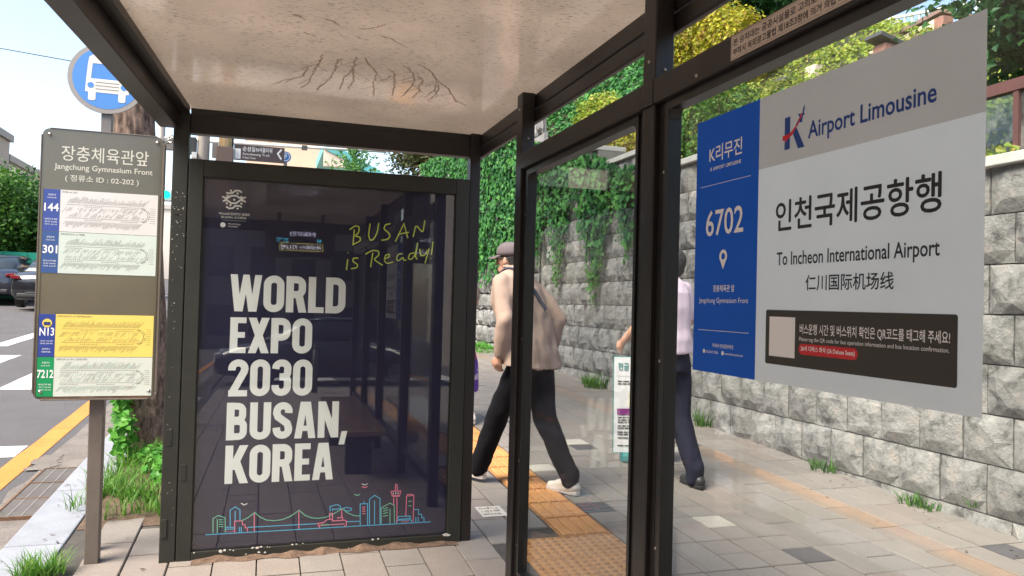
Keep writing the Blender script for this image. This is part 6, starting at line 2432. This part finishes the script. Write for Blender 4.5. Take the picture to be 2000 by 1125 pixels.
sp = []
rw = random.Random(12)
for i in range(70):
    x, y = rw.uniform(-.90, -.46), rw.uniform(4.75, 6.4)
    sp.append((x, y, gz(y) + .01, 22, .07, rw.uniform(.10, .20), .009))
for i in range(14):
    x, y = rw.uniform(-1.05, -.88), rw.uniform(4.9, 5.9)
    sp.append((x, y, gz(y) + .01, 12, .04, .15, .007))
weed('weed_clump', 'thick green weeds filling the tree pit behind the board post', sp, 3, (-.7, 5.4, gz(5.4)),
     broad=[(-.93, 6.1, .42, 200, .10, .2, .2), (-.98, 6.3, .70, 170, .09, .15, .25), (-.72, 5.9, .33, 80, .14, .2, .06), (-1.0, 6.4, .55, 100, .08, .15, .3), (-.60, 5.4, .33, 90, .12, .2, .08)])
sp = [(-.93 + rw.uniform(-.07, .07), 3.98 + rw.uniform(-.09, .09), gz(4) + .002, 16, .035, .13, .007) for i in range(20)]
weed('weed_tuft', 'fresh green grass tuft growing in the kerb joint at the bottom left', sp, 4, (-.93, 4, gz(4)))
weed('weed_tuft', 'small weed at the foot of the stone wall under the brown box', [(4.22, 5.0, gz(5), 50, .10, .14, .012), (4.25, 5.12, gz(5.1), 30, .06, .10, .012)], 5, (4.22, 5, gz(5)), m=M['green_shrub'])
weed('weed_tuft', 'dark weed at the wall foot near the right corner', [(4.2, 4.12, gz(4.1), 50, .09, .12, .012), (4.22, 4.0, gz(4), 20, .06, .09, .012)], 6, (4.2, 4.1, gz(4.1)), m=M['green_shrub'])
weed('weed_tuft', 'taller weed at the wall foot right behind the man in dark trousers', [(4.22, 6.75, gz(6.7), 45, .08, .26, .012)], 7, (4.22, 6.75, gz(6.7)), m=M['green_shrub'])
weed('weed_tuft', 'bushy green weed at the wall foot left of the notice stand', [(4.2, 9.3, gz(9.3), 110, .17, .26, .016), (4.2, 9.6, gz(9.6), 50, .1, .2, .016)], 8, (4.2, 9.3, gz(9.3)))
weed('weed_tuft', 'tiny weed in the joint low on the wall at the right', [(4.27, 3.72, gz(3.7) + .1, 14, .03, .07, .008)], 9, (4.27, 3.72, gz(3.7)), m=M['green_shrub'])
sp = [(rw.uniform(3.6, 4.25), rw.uniform(13, 17), gz(15) + rw.uniform(-.05, .05), 60, .25, .06, .02) for i in range(40)]
V, F = blades(sp, 10)
fast_mesh('moss_verge', V, F, M['broad'], None, kind='stuff', label='bright green mossy verge at the far foot of the wall', cat='moss')
# fallen leaves and crumbs
mb = MB()
for i in range(110):
    x, y = random.choice(((rw.uniform(1.2, 4.2), rw.uniform(2.6, 9)), (rw.uniform(-1.5, -.45), rw.uniform(3.9, 6)), (rw.uniform(3.95, 4.25), rw.uniform(3, 7))))
    s_ = rw.uniform(.004, .013)
    z = gz(y) + (.004 if x > -1.2 else -.045)
    a = rw.uniform(0, 6)
    pts = [(x + s_ * cos(a + t) * k, y + s_ * sin(a + t) * k, z + rw.uniform(0, .006)) for t, k in ((0, 1.6), (1.4, .6), (3.1, 1.5), (4.6, .7))]
    mb.add(pts, [(0, 1, 2, 3)])
mb.build('fallen_leaves', mat('dry_leaf', (.10, .065, .04), .8, .4, 30), None, kind='stuff', label='scattered dry leaf bits on the pavement', cat='leaf litter')

# =================================================================== PEOPLE
DG = bpy.context.evaluated_depsgraph_get


def organic(mb, name, m, parent, voxel=.01, smooth=4, folds=0.0, fscale=(9, 9, 4), label=None):
    """joins overlapping solids into one continuous smooth skin"""
    me = bpy.data.meshes.new('tmp')
    me.from_pydata(mb.v, [], mb.f)
    o = bpy.data.objects.new('tmp', me)
    COL.objects.link(o)
    r_ = o.modifiers.new('r', 'REMESH')
    r_.mode = 'VOXEL'
    r_.voxel_size = voxel
    s_ = o.modifiers.new('s', 'SMOOTH')
    s_.factor = .5
    s_.iterations = smooth
    dg = DG()
    dg.update()
    m2 = bpy.data.meshes.new_from_object(o.evaluated_get(dg))
    bpy.data.objects.remove(o)
    if folds > 0:
        cs = []
        for v in m2.vertices:
            c = v.co
            q = noise.noise(Vector((c.x * fscale[0], c.y * fscale[1], c.z * fscale[2]))) + .5 * noise.noise(Vector((c.x * fscale[0] * 2.2, c.y * fscale[1] * 2.2, c.z * fscale[2] * 2.5 + 4)))
            cs.append(c + v.normal * folds * q)
        for v, c in zip(m2.vertices, cs):
            v.co = c
    m2.name = name
    m2.materials.clear()
    m2.materials.append(m)
    m2.polygons.foreach_set('use_smooth', [True] * len(m2.polygons))
    ob = bpy.data.objects.new(name, m2)
    link(ob, parent)
    if label:
        ob['label'] = label
    return ob


def ring(cx, cy, z, rx, ry, n=28, tilt=0.0, sq=2.4):
    out = []
    for i in range(n):
        a = 2 * pi * i / n
        c, s_ = cos(a), sin(a)
        x = rx * math.copysign(abs(c) ** (2 / sq), c)
        y = ry * math.copysign(abs(s_) ** (2 / sq), s_)
        out.append((cx + x, cy + y, z + tilt * y))
    return out


def hand(mb, w, d, curl=.5, side=1):
    """palm and five fingers hanging from wrist w in direction d"""
    w, d = Vector(w), Vector(d).normalized()
    a = Vector((0, 1, 0))
    a = (a - d * a.dot(d)).normalized()          # across the palm
    b = d.cross(a) * side                        # palm normal, towards the body
    mb.capsule(w, w + d * .045, .024, .03)
    for i, L_ in enumerate((.070, .078, .072, .058)):
        p0 = w + d * .055 + a * (.027 - .018 * i)
        p1 = p0 + (d * cos(curl * .6) + b * sin(curl * .6)) * L_ * .5
        p2 = p1 + (d * cos(curl * 1.6) + b * sin(curl * 1.6)) * L_ * .5
        mb.capsule(p0, p1, .0105, .0095, 8)
        mb.capsule(p1, p2, .0095, .008, 8)
    p0 = w + d * .02 + a * .028
    p1 = p0 + (d * .7 + a * .6 + b * .2).normalized() * .035
    mb.capsule(w + d * .01 + a * .012, p0, .015, .013, 8)
    mb.capsule(p0, p1, .012, .010, 8)
    mb.capsule(p1, p1 + (d * .95 + b * .3).normalized() * .028, .010, .008, 8)


def person(label, loc, rotz, J, top_m, leg_m, shoe_m, sole_m, hair_m, hem=.90, flare=.0, short=False, cap=None, skirt=None, seed=0, group=None):
    """J: joints in the person's own frame (x right, y forward, z up)"""
    t = thing('person', label, 'person', loc, rotz, group)
    lean = J['lean']
    sh = Vector((lean[0], lean[1], 1.40))
    hd = Vector(J['head'])
    b = MB()
    b.capsule((-.05, 0, .90), (.05, 0, .90), .100, .100)
    b.capsule((0, 0, .95), (lean[0] * .7, lean[1] * .7, 1.27), .10, .10)
    b.capsule((sh.x - .13, sh.y, 1.36), (sh.x + .13, sh.y, 1.36), .062, .062)
    b.capsule((sh.x, sh.y, 1.40), (hd.x, hd.y - .01, hd.z - .06), .056, .052)
    fwd = Vector((sin(-J['hturn']), cos(J['hturn']), 0))
    rgt = Vector((fwd.y, -fwd.x, 0))
    b.ellipsoid(hd + Vector((0, 0, .02)) - fwd * .008, (.076, .093, .10), 20, 12, rot=Matrix.Rotation(J['hturn'], 3, 'Z'))
    b.ellipsoid(hd + fwd * .022 - Vector((0, 0, .055)), (.052, .062, .058), 16, 10, rot=Matrix.Rotation(J['hturn'], 3, 'Z'))
    b.capsule(hd + fwd * .088 + Vector((0, 0, .02)), hd + fwd * .104 - Vector((0, 0, .018)), .008, .013, 8)
    b.capsule(hd + fwd * .082 - rgt * .018 - Vector((0, 0, .052)), hd + fwd * .082 + rgt * .018 - Vector((0, 0, .052)), .008, .008, 8)
    for s_ in (-1, 1):
        b.ellipsoid(hd + rgt * s_ * .078 - fwd * .005 + Vector((0, 0, -.005)), (.012, .018, .03), 10, 8, rot=Matrix.Rotation(J['hturn'], 3, 'Z'))
    for s_, k in ((1, 'R'), (-1, 'L')):
        h_, kn, an = Vector((s_ * .09, 0, .87)), Vector(J['knee' + k]), Vector(J['ankle' + k])
        b.capsule(h_, kn, .085, .058)
        b.capsule(kn, an, .056, .030)
        ft = Vector(J['toe' + k])
        b.capsule(an - Vector((0, 0, .04)), ft, .024, .020)
        el, wr_ = Vector(J['elbow' + k]), Vector(J['wrist' + k])
        b.capsule(sh + Vector((s_ * .175, 0, -.015)), el, .050, .042)
        b.capsule(el, wr_, .041, .027)
        hand(b, wr_, (wr_ - el).normalized() + Vector((0, 0, -.3)), .7, 1)
    body = organic(b, 'body', M['skin'], t, .0085, 3)
    # face details, hair
    for s_ in (-1, 1):
        MB().ellipsoid(hd + fwd * .083 + rgt * s_ * .03 + Vector((0, 0, .018)), (.012, .006, .007), 10, 6, rot=Matrix.Rotation(J['hturn'], 3, 'Z')).build('eye', M['tblack'], t, local=True, smooth=True)
    hb = MB()
    hb.ellipsoid(hd + Vector((0, 0, .035)) - fwd * .018, (.083, .096, .096), 22, 14, rot=Matrix.Rotation(J['hturn'], 3, 'Z'))
    hb.ellipsoid(hd - fwd * .045 - Vector((0, 0, .02)), (.066, .052, .065), 16, 10, rot=Matrix.Rotation(J['hturn'], 3, 'Z'))
    organic(hb, 'hair', hair_m, t, .009, 2, .004, (40, 40, 40))
    # upper garment
    g = MB()
    rx = J.get('girth', .20)
    rg_ = [ring(0, .0, hem, rx * 1.06 + flare, .155 + flare, tilt=J.get('hemtilt', 0)), ring(lean[0] * .15, lean[1] * .15, hem + .10, rx * 1.02 + flare * .6, .150 + flare * .5), ring(lean[0] * .4, lean[1] * .4, 1.10, rx * .95, .140), ring(lean[0] * .75, lean[1] * .75 + .005, 1.25, rx * 1.02, .145),
           ring(lean[0] * .95, lean[1] * .95, 1.36, rx * 1.04, .130), ring(sh.x, sh.y, 1.43, rx * .88, .095), ring(sh.x, sh.y, 1.465, rx * .55, .072), ring(sh.x, sh.y + .005, 1.49, .070, .066), ring(sh.x, sh.y + .012, 1.515, .064, .062)]
    g.rings(rg_)
    for s_, k in ((1, 'R'), (-1, 'L')):
        el, wr_ = Vector(J['elbow' + k]), Vector(J['wrist' + k])
        s0 = sh + Vector((s_ * .170, 0, -.005))
        g.capsule(s0, s0.lerp(el, .5 if short else 1.0), .066, .062 if short else .060, 16)
        if not short:
            g.capsule(el, el.lerp(wr_, .93), .060, .048, 16)
        else:
            g.capsule(s0.lerp(el, .5), s0.lerp(el, .75), .062, .064, 16)
    up = organic(g, J.get('topname', 'jacket'), top_m, t, .010, 4, .019 if not short else .010, (7, 7, 4))
    # trousers
    if skirt is None:
        g = MB()
        g.rings([ring(0, 0, .80, .165, .135), ring(0, 0, .90, .172, .125), ring(0, 0, .97, .150, .105)])
        for s_, k in ((1, 'R'), (-1, 'L')):
            h_, kn, an = Vector((s_ * .085, 0, .85)), Vector(J['knee' + k]), Vector(J['ankle' + k])
            g.capsule(h_, kn, .105, .080, 18)
            g.capsule(kn, an + Vector((0, 0, .01)), .080, .066, 18)
            g.capsule(an + Vector((0, 0, .03)), an + Vector((0, 0, -.042 if J.get('topname') == 'shirt' else -.02)), .066, .060, 18)
        organic(g, 'trousers', leg_m, t, .010, 4, .009, (9, 9, 6))
    else:
        g = MB()
        g.rings([ring(0, 0, skirt, .25, .24), ring(0, 0, .6, .22, .2), ring(0, 0, .9, .18, .15), ring(0, 0, 1.0, .16, .13)])
        organic(g, 'skirt', leg_m, t, .012, 3, .02, (12, 12, 2))
    # shoes
    for k in ('R', 'L'):
        an, toe = Vector(J['ankle' + k]), Vector(J['toe' + k])
        heel = Vector(J['heel' + k])
        dv = (toe - heel).normalized()
        g = MB()
        upv = Vector((0, 0, 1))
        g.capsule(heel + dv * .035 + upv * .045, heel + dv * .08 + upv * .075, .040, .042, 14)
        g.capsule(heel + dv * .05 + upv * .035, toe - dv * .03 + upv * .022, .042, .034, 14)
        g.capsule(heel + dv * .10 + upv * .06, toe - dv * .09 + upv * .04, .040, .036, 14)
        sh_ = organic(g, 'shoe', shoe_m, t, .006, 3)
        sd_ = dv.cross(upv).normalized()
        pts = []
        for u, w_ in ((0, .0), (.01, .026), (.05, .037), (.12, .033), (.19, .043), (.235, .036), (.262, .018), (.268, 0)):
            pts.append((u - .005, w_))
        out = [(a_, b_) for a_, b_ in pts] + [(a_, -b_) for a_, b_ in reversed(pts[1:-1])]
        g = MB()
        nrm = dv.cross(sd_).normalized()
        if nrm.z < 0:
            nrm = -nrm
        Ls = (toe - heel).length / .255
        g.prism([(a_ * Ls, b_) for a_, b_ in out][::-1], heel - nrm * .004, dv, -sd_ if dv.cross(-sd_).z > 0 else sd_, nrm, .026)
        g.build('sole', sole_m, sh_, local=True, bevel=.005)
    return t, sh, hd, fwd, rgt


M['jacket'] = mat('beige_cotton', (.35, .255, .205), .9, .08, 14, .25, 500, spec=.15)
M['black_cloth'] = mat('black_cloth', (.006, .006, .008), .9, .2, 12, .25, 400, spec=.15)
M['navy_cloth'] = mat('dark_navy_cloth', (.018, .019, .035), .9, .15, 12, .25, 400, spec=.15)
M['pink_cloth'] = mat('pale_pink_cotton', (.66, .53, .61), .85, .04, 10, .2, 400)
M['white_shoe'] = mat('off_white_leather', (.70, .64, .58), .55, .06, 10)
M['sole'] = mat('pale_rubber', (.62, .55, .5), .7, .06, 10)
M['black_shoe'] = mat('black_leather', (.025, .025, .028), .45, .1, 10)
M['strap'] = mat('navy_webbing', (.025, .03, .055), .8, .1, 40)
M['cap'] = mat('taupe_cap', (.12, .095, .10), .8, .1, 20)

J1 = dict(lean=(0.0, .14), head=(0, .205, 1.545), hturn=R(8), kneeR=(.095, -.06, .47), ankleR=(.09, -.27, .10), heelR=(.09, -.345, .0), toeR=(.105, -.09, .005),
          kneeL=(-.09, .20, .50), ankleL=(-.08, .36, .115), heelL=(-.08, .31, .035), toeL=(-.08, .56, .05),
          elbowR=(.300, -.02, 1.15), wristR=(.285, .03, .90), elbowL=(-.265, .03, 1.14), wristL=(-.25, .09, .90), girth=.225, hemtilt=.10, topname='jacket')
m1, sh1, hd1, fw1, rg1 = person('man in beige jacket, dark trousers and cap walking away behind the narrow post', (1.735, 4.93, gz(4.93)), R(36), J1, M['jacket'], M['black_cloth'], M['white_shoe'], M['sole'], M['hair'], hem=.835, flare=.02)
# cap, glasses, shoulder strap, collar
g = MB()
hr = Matrix.Rotation(J1['hturn'], 3, 'Z')
rings = []
for z_, k in ((.035, 1.0), (.06, 1.03), (.09, .98), (.115, .82), (.13, .55), (.136, .15)):
    rings.append([tuple(hd1 + hr @ Vector((.090 * k * cos(2 * pi * i / 28), -.012 + .104 * k * sin(2 * pi * i / 28), z_))) for i in range(28)])
g.rings(rings)
cp = g.build('cap', M['cap'], m1, local=True, smooth=True)
br_pts = []
for a in range(20, 161, 10):
    br_pts.append((.088 * cos(R(a)), -.012 + .10 * sin(R(a)), .042))
outer_pts = [(.085 * cos(R(a)), .04 + .125 * sin(R(a)), .028 - .012 * abs(cos(R(a)))) for a in range(20, 161, 10)]
g = MB()
vs = [tuple(hd1 + hr @ Vector(p)) for p in br_pts] + [tuple(hd1 + hr @ Vector(p)) for p in outer_pts] + [tuple(hd1 + hr @ (Vector(p) - Vector((0, 0, .006)))) for p in br_pts] + [tuple(hd1 + hr @ (Vector(p) - Vector((0, 0, .006)))) for p in outer_pts]
k = len(br_pts)
fs = []
for i in range(k - 1):
    fs += [(i, i + 1, k + i + 1, k + i), (2 * k + i, 3 * k + i, 3 * k + i + 1, 2 * k + i + 1), (k + i, k + i + 1, 3 * k + i + 1, 3 * k + i)]
g.add(vs, fs)
g.build('cap_brim', M['cap'], cp, local=True, smooth=True)
g = MB()
for s_ in (-1, 1):
    g.tube([hd1 + fw1 * .095 + rg1 * s_ * .055 + Vector((0, 0, .02)), hd1 + fw1 * .04 + rg1 * s_ * .082 + Vector((0, 0, .022)), hd1 - fw1 * .02 + rg1 * s_ * .084 + Vector((0, 0, .01))], .0025, 6)
    c_ = hd1 + fw1 * .098 + rg1 * s_ * .03 + Vector((0, 0, .017))
    g.tube([c_ + rg1 * .024 * cos(2 * pi * i / 14) + Vector((0, 0, .018 * sin(2 * pi * i / 14))) for i in range(15)], .002, 5)
g.build('glasses', M['tblack'], m1, local=True)
# strap lies on the jacket: pushed to its surface
jk = [c for c in m1.children if c.name.startswith('jacket')][0]
from mathutils.bvhtree import BVHTree
bv = BVHTree.FromPolygons([v.co for v in jk.data.vertices], [tuple(p.vertices) for p in jk.data.polygons])


def on_cloth(p, off=.004):
    c_, n_, i_, d_ = bv.find_nearest(Vector(p))
    return c_ + n_ * off, n_


g = MB()
path = [(-.10, .20, 1.44), (-.09, .14, 1.50), (-.075, .06, 1.475), (-.03, -.01, 1.40), (.03, -.06, 1.30), (.085, -.08, 1.20)]
L2, R2_ = [], []
pp_ = []
for a, b in zip(path[:-1], path[1:]):
    for i in range(5):
        pp_.append(Vector(a).lerp(Vector(b), i / 5))
for i, p in enumerate(pp_):
    d_ = (pp_[min(i + 1, len(pp_) - 1)] - pp_[max(i - 1, 0)]).normalized()
    c_, n_ = on_cloth(p)
    s_ = d_.cross(n_).normalized() * .018
    L2.append((on_cloth(c_ + s_)[0], n_))
    R2_.append((on_cloth(c_ - s_)[0], n_))
vs = []
for (a, n1), (b, n2) in zip(L2, R2_):
    vs += [tuple(a), tuple(b), tuple(b + n2 * .005), tuple(a + n1 * .005)]
fs = []
for i in range(len(L2) - 1):
    for q in range(4):
        fs.append((4 * i + q, 4 * i + (q + 1) % 4, 4 * i + 4 + (q + 1) % 4, 4 * i + 4 + q))
g.add(vs, fs)
g.build('shoulder_strap', M['strap'], m1, local=True)
# folded collar
g = MB()
cl = [(sh1.x + .078 * cos(a_), sh1.y + .01 + .078 * sin(a_), 1.50 - .015 * cos(a_ + pi / 2)) for a_ in [2 * pi * i / 24 for i in range(25)]]
g.tube(cl, .014, 8)
g.build('collar', M['jacket'], m1, local=True, smooth=True)

J2 = dict(lean=(0.0, .03), head=(.105, .08, 1.56), hturn=R(-12), kneeR=(.10, -.03, .47), ankleR=(.115, -.17, .10), heelR=(.115, -.25, .0), toeR=(.16, .00, .005),
          kneeL=(-.05, .14, .50), ankleL=(-.01, .18, .10), heelL=(-.01, .12, .01), toeL=(-.01, .37, .02),
          elbowR=(.235, .04, 1.16), wristR=(.18, .22, 1.02), elbowL=(-.225, .03, 1.16), wristL=(-.25, .20, 1.00), girth=.172, topname='shirt')
m2, *_ = person('man in pale pink short sleeved shirt and navy trousers, half hidden by the thick post', (2.76, 4.90, gz(4.90)), R(14), J2, M['pink_cloth'], M['navy_cloth'], M['black_shoe'], M['black_shoe'], M['hair'], hem=.93, short=True)


def floral():
    m, n, l, b = newmat('purple_floral_cloth')
    tc = n.new('ShaderNodeTexCoord')
    v = n.new('ShaderNodeTexVoronoi')
    v.inputs['Scale'].default_value = 24
    l.new(tc.outputs['Object'], v.inputs['Vector'])
    rp = n.new('ShaderNodeValToRGB')
    rp.color_ramp.interpolation = 'CONSTANT'
    e = rp.color_ramp.elements
    e[0].position, e[0].color = 0, (.09, .03, .28, 1)
    e[1].position, e[1].color = .45, (.55, .45, .62, 1)
    q = e.new(.6)
    q.color = (.13, .05, .34, 1)
    q = e.new(.8)
    q.color = (.40, .05, .16, 1)
    l.new(v.outputs['Color'], rp.inputs[0])
    l.new(rp.outputs[0], b.inputs['Base Color'])
    b.inputs['Roughness'].default_value = .85
    return m


J3 = dict(J2)
J3['head'] = (0, .05, 1.545)
J3['topname'] = 'blouse'
FLO = floral()
person('woman in long purple floral skirt, only its edge visible past the poster frame', (1.76, 7.3, gz(7.3)), R(10), J3, M['jacket'], FLO, M['white_shoe'], M['sole'], M['hair'], hem=.93, short=True, skirt=.30)

bpy.data.objects.remove(_fo)
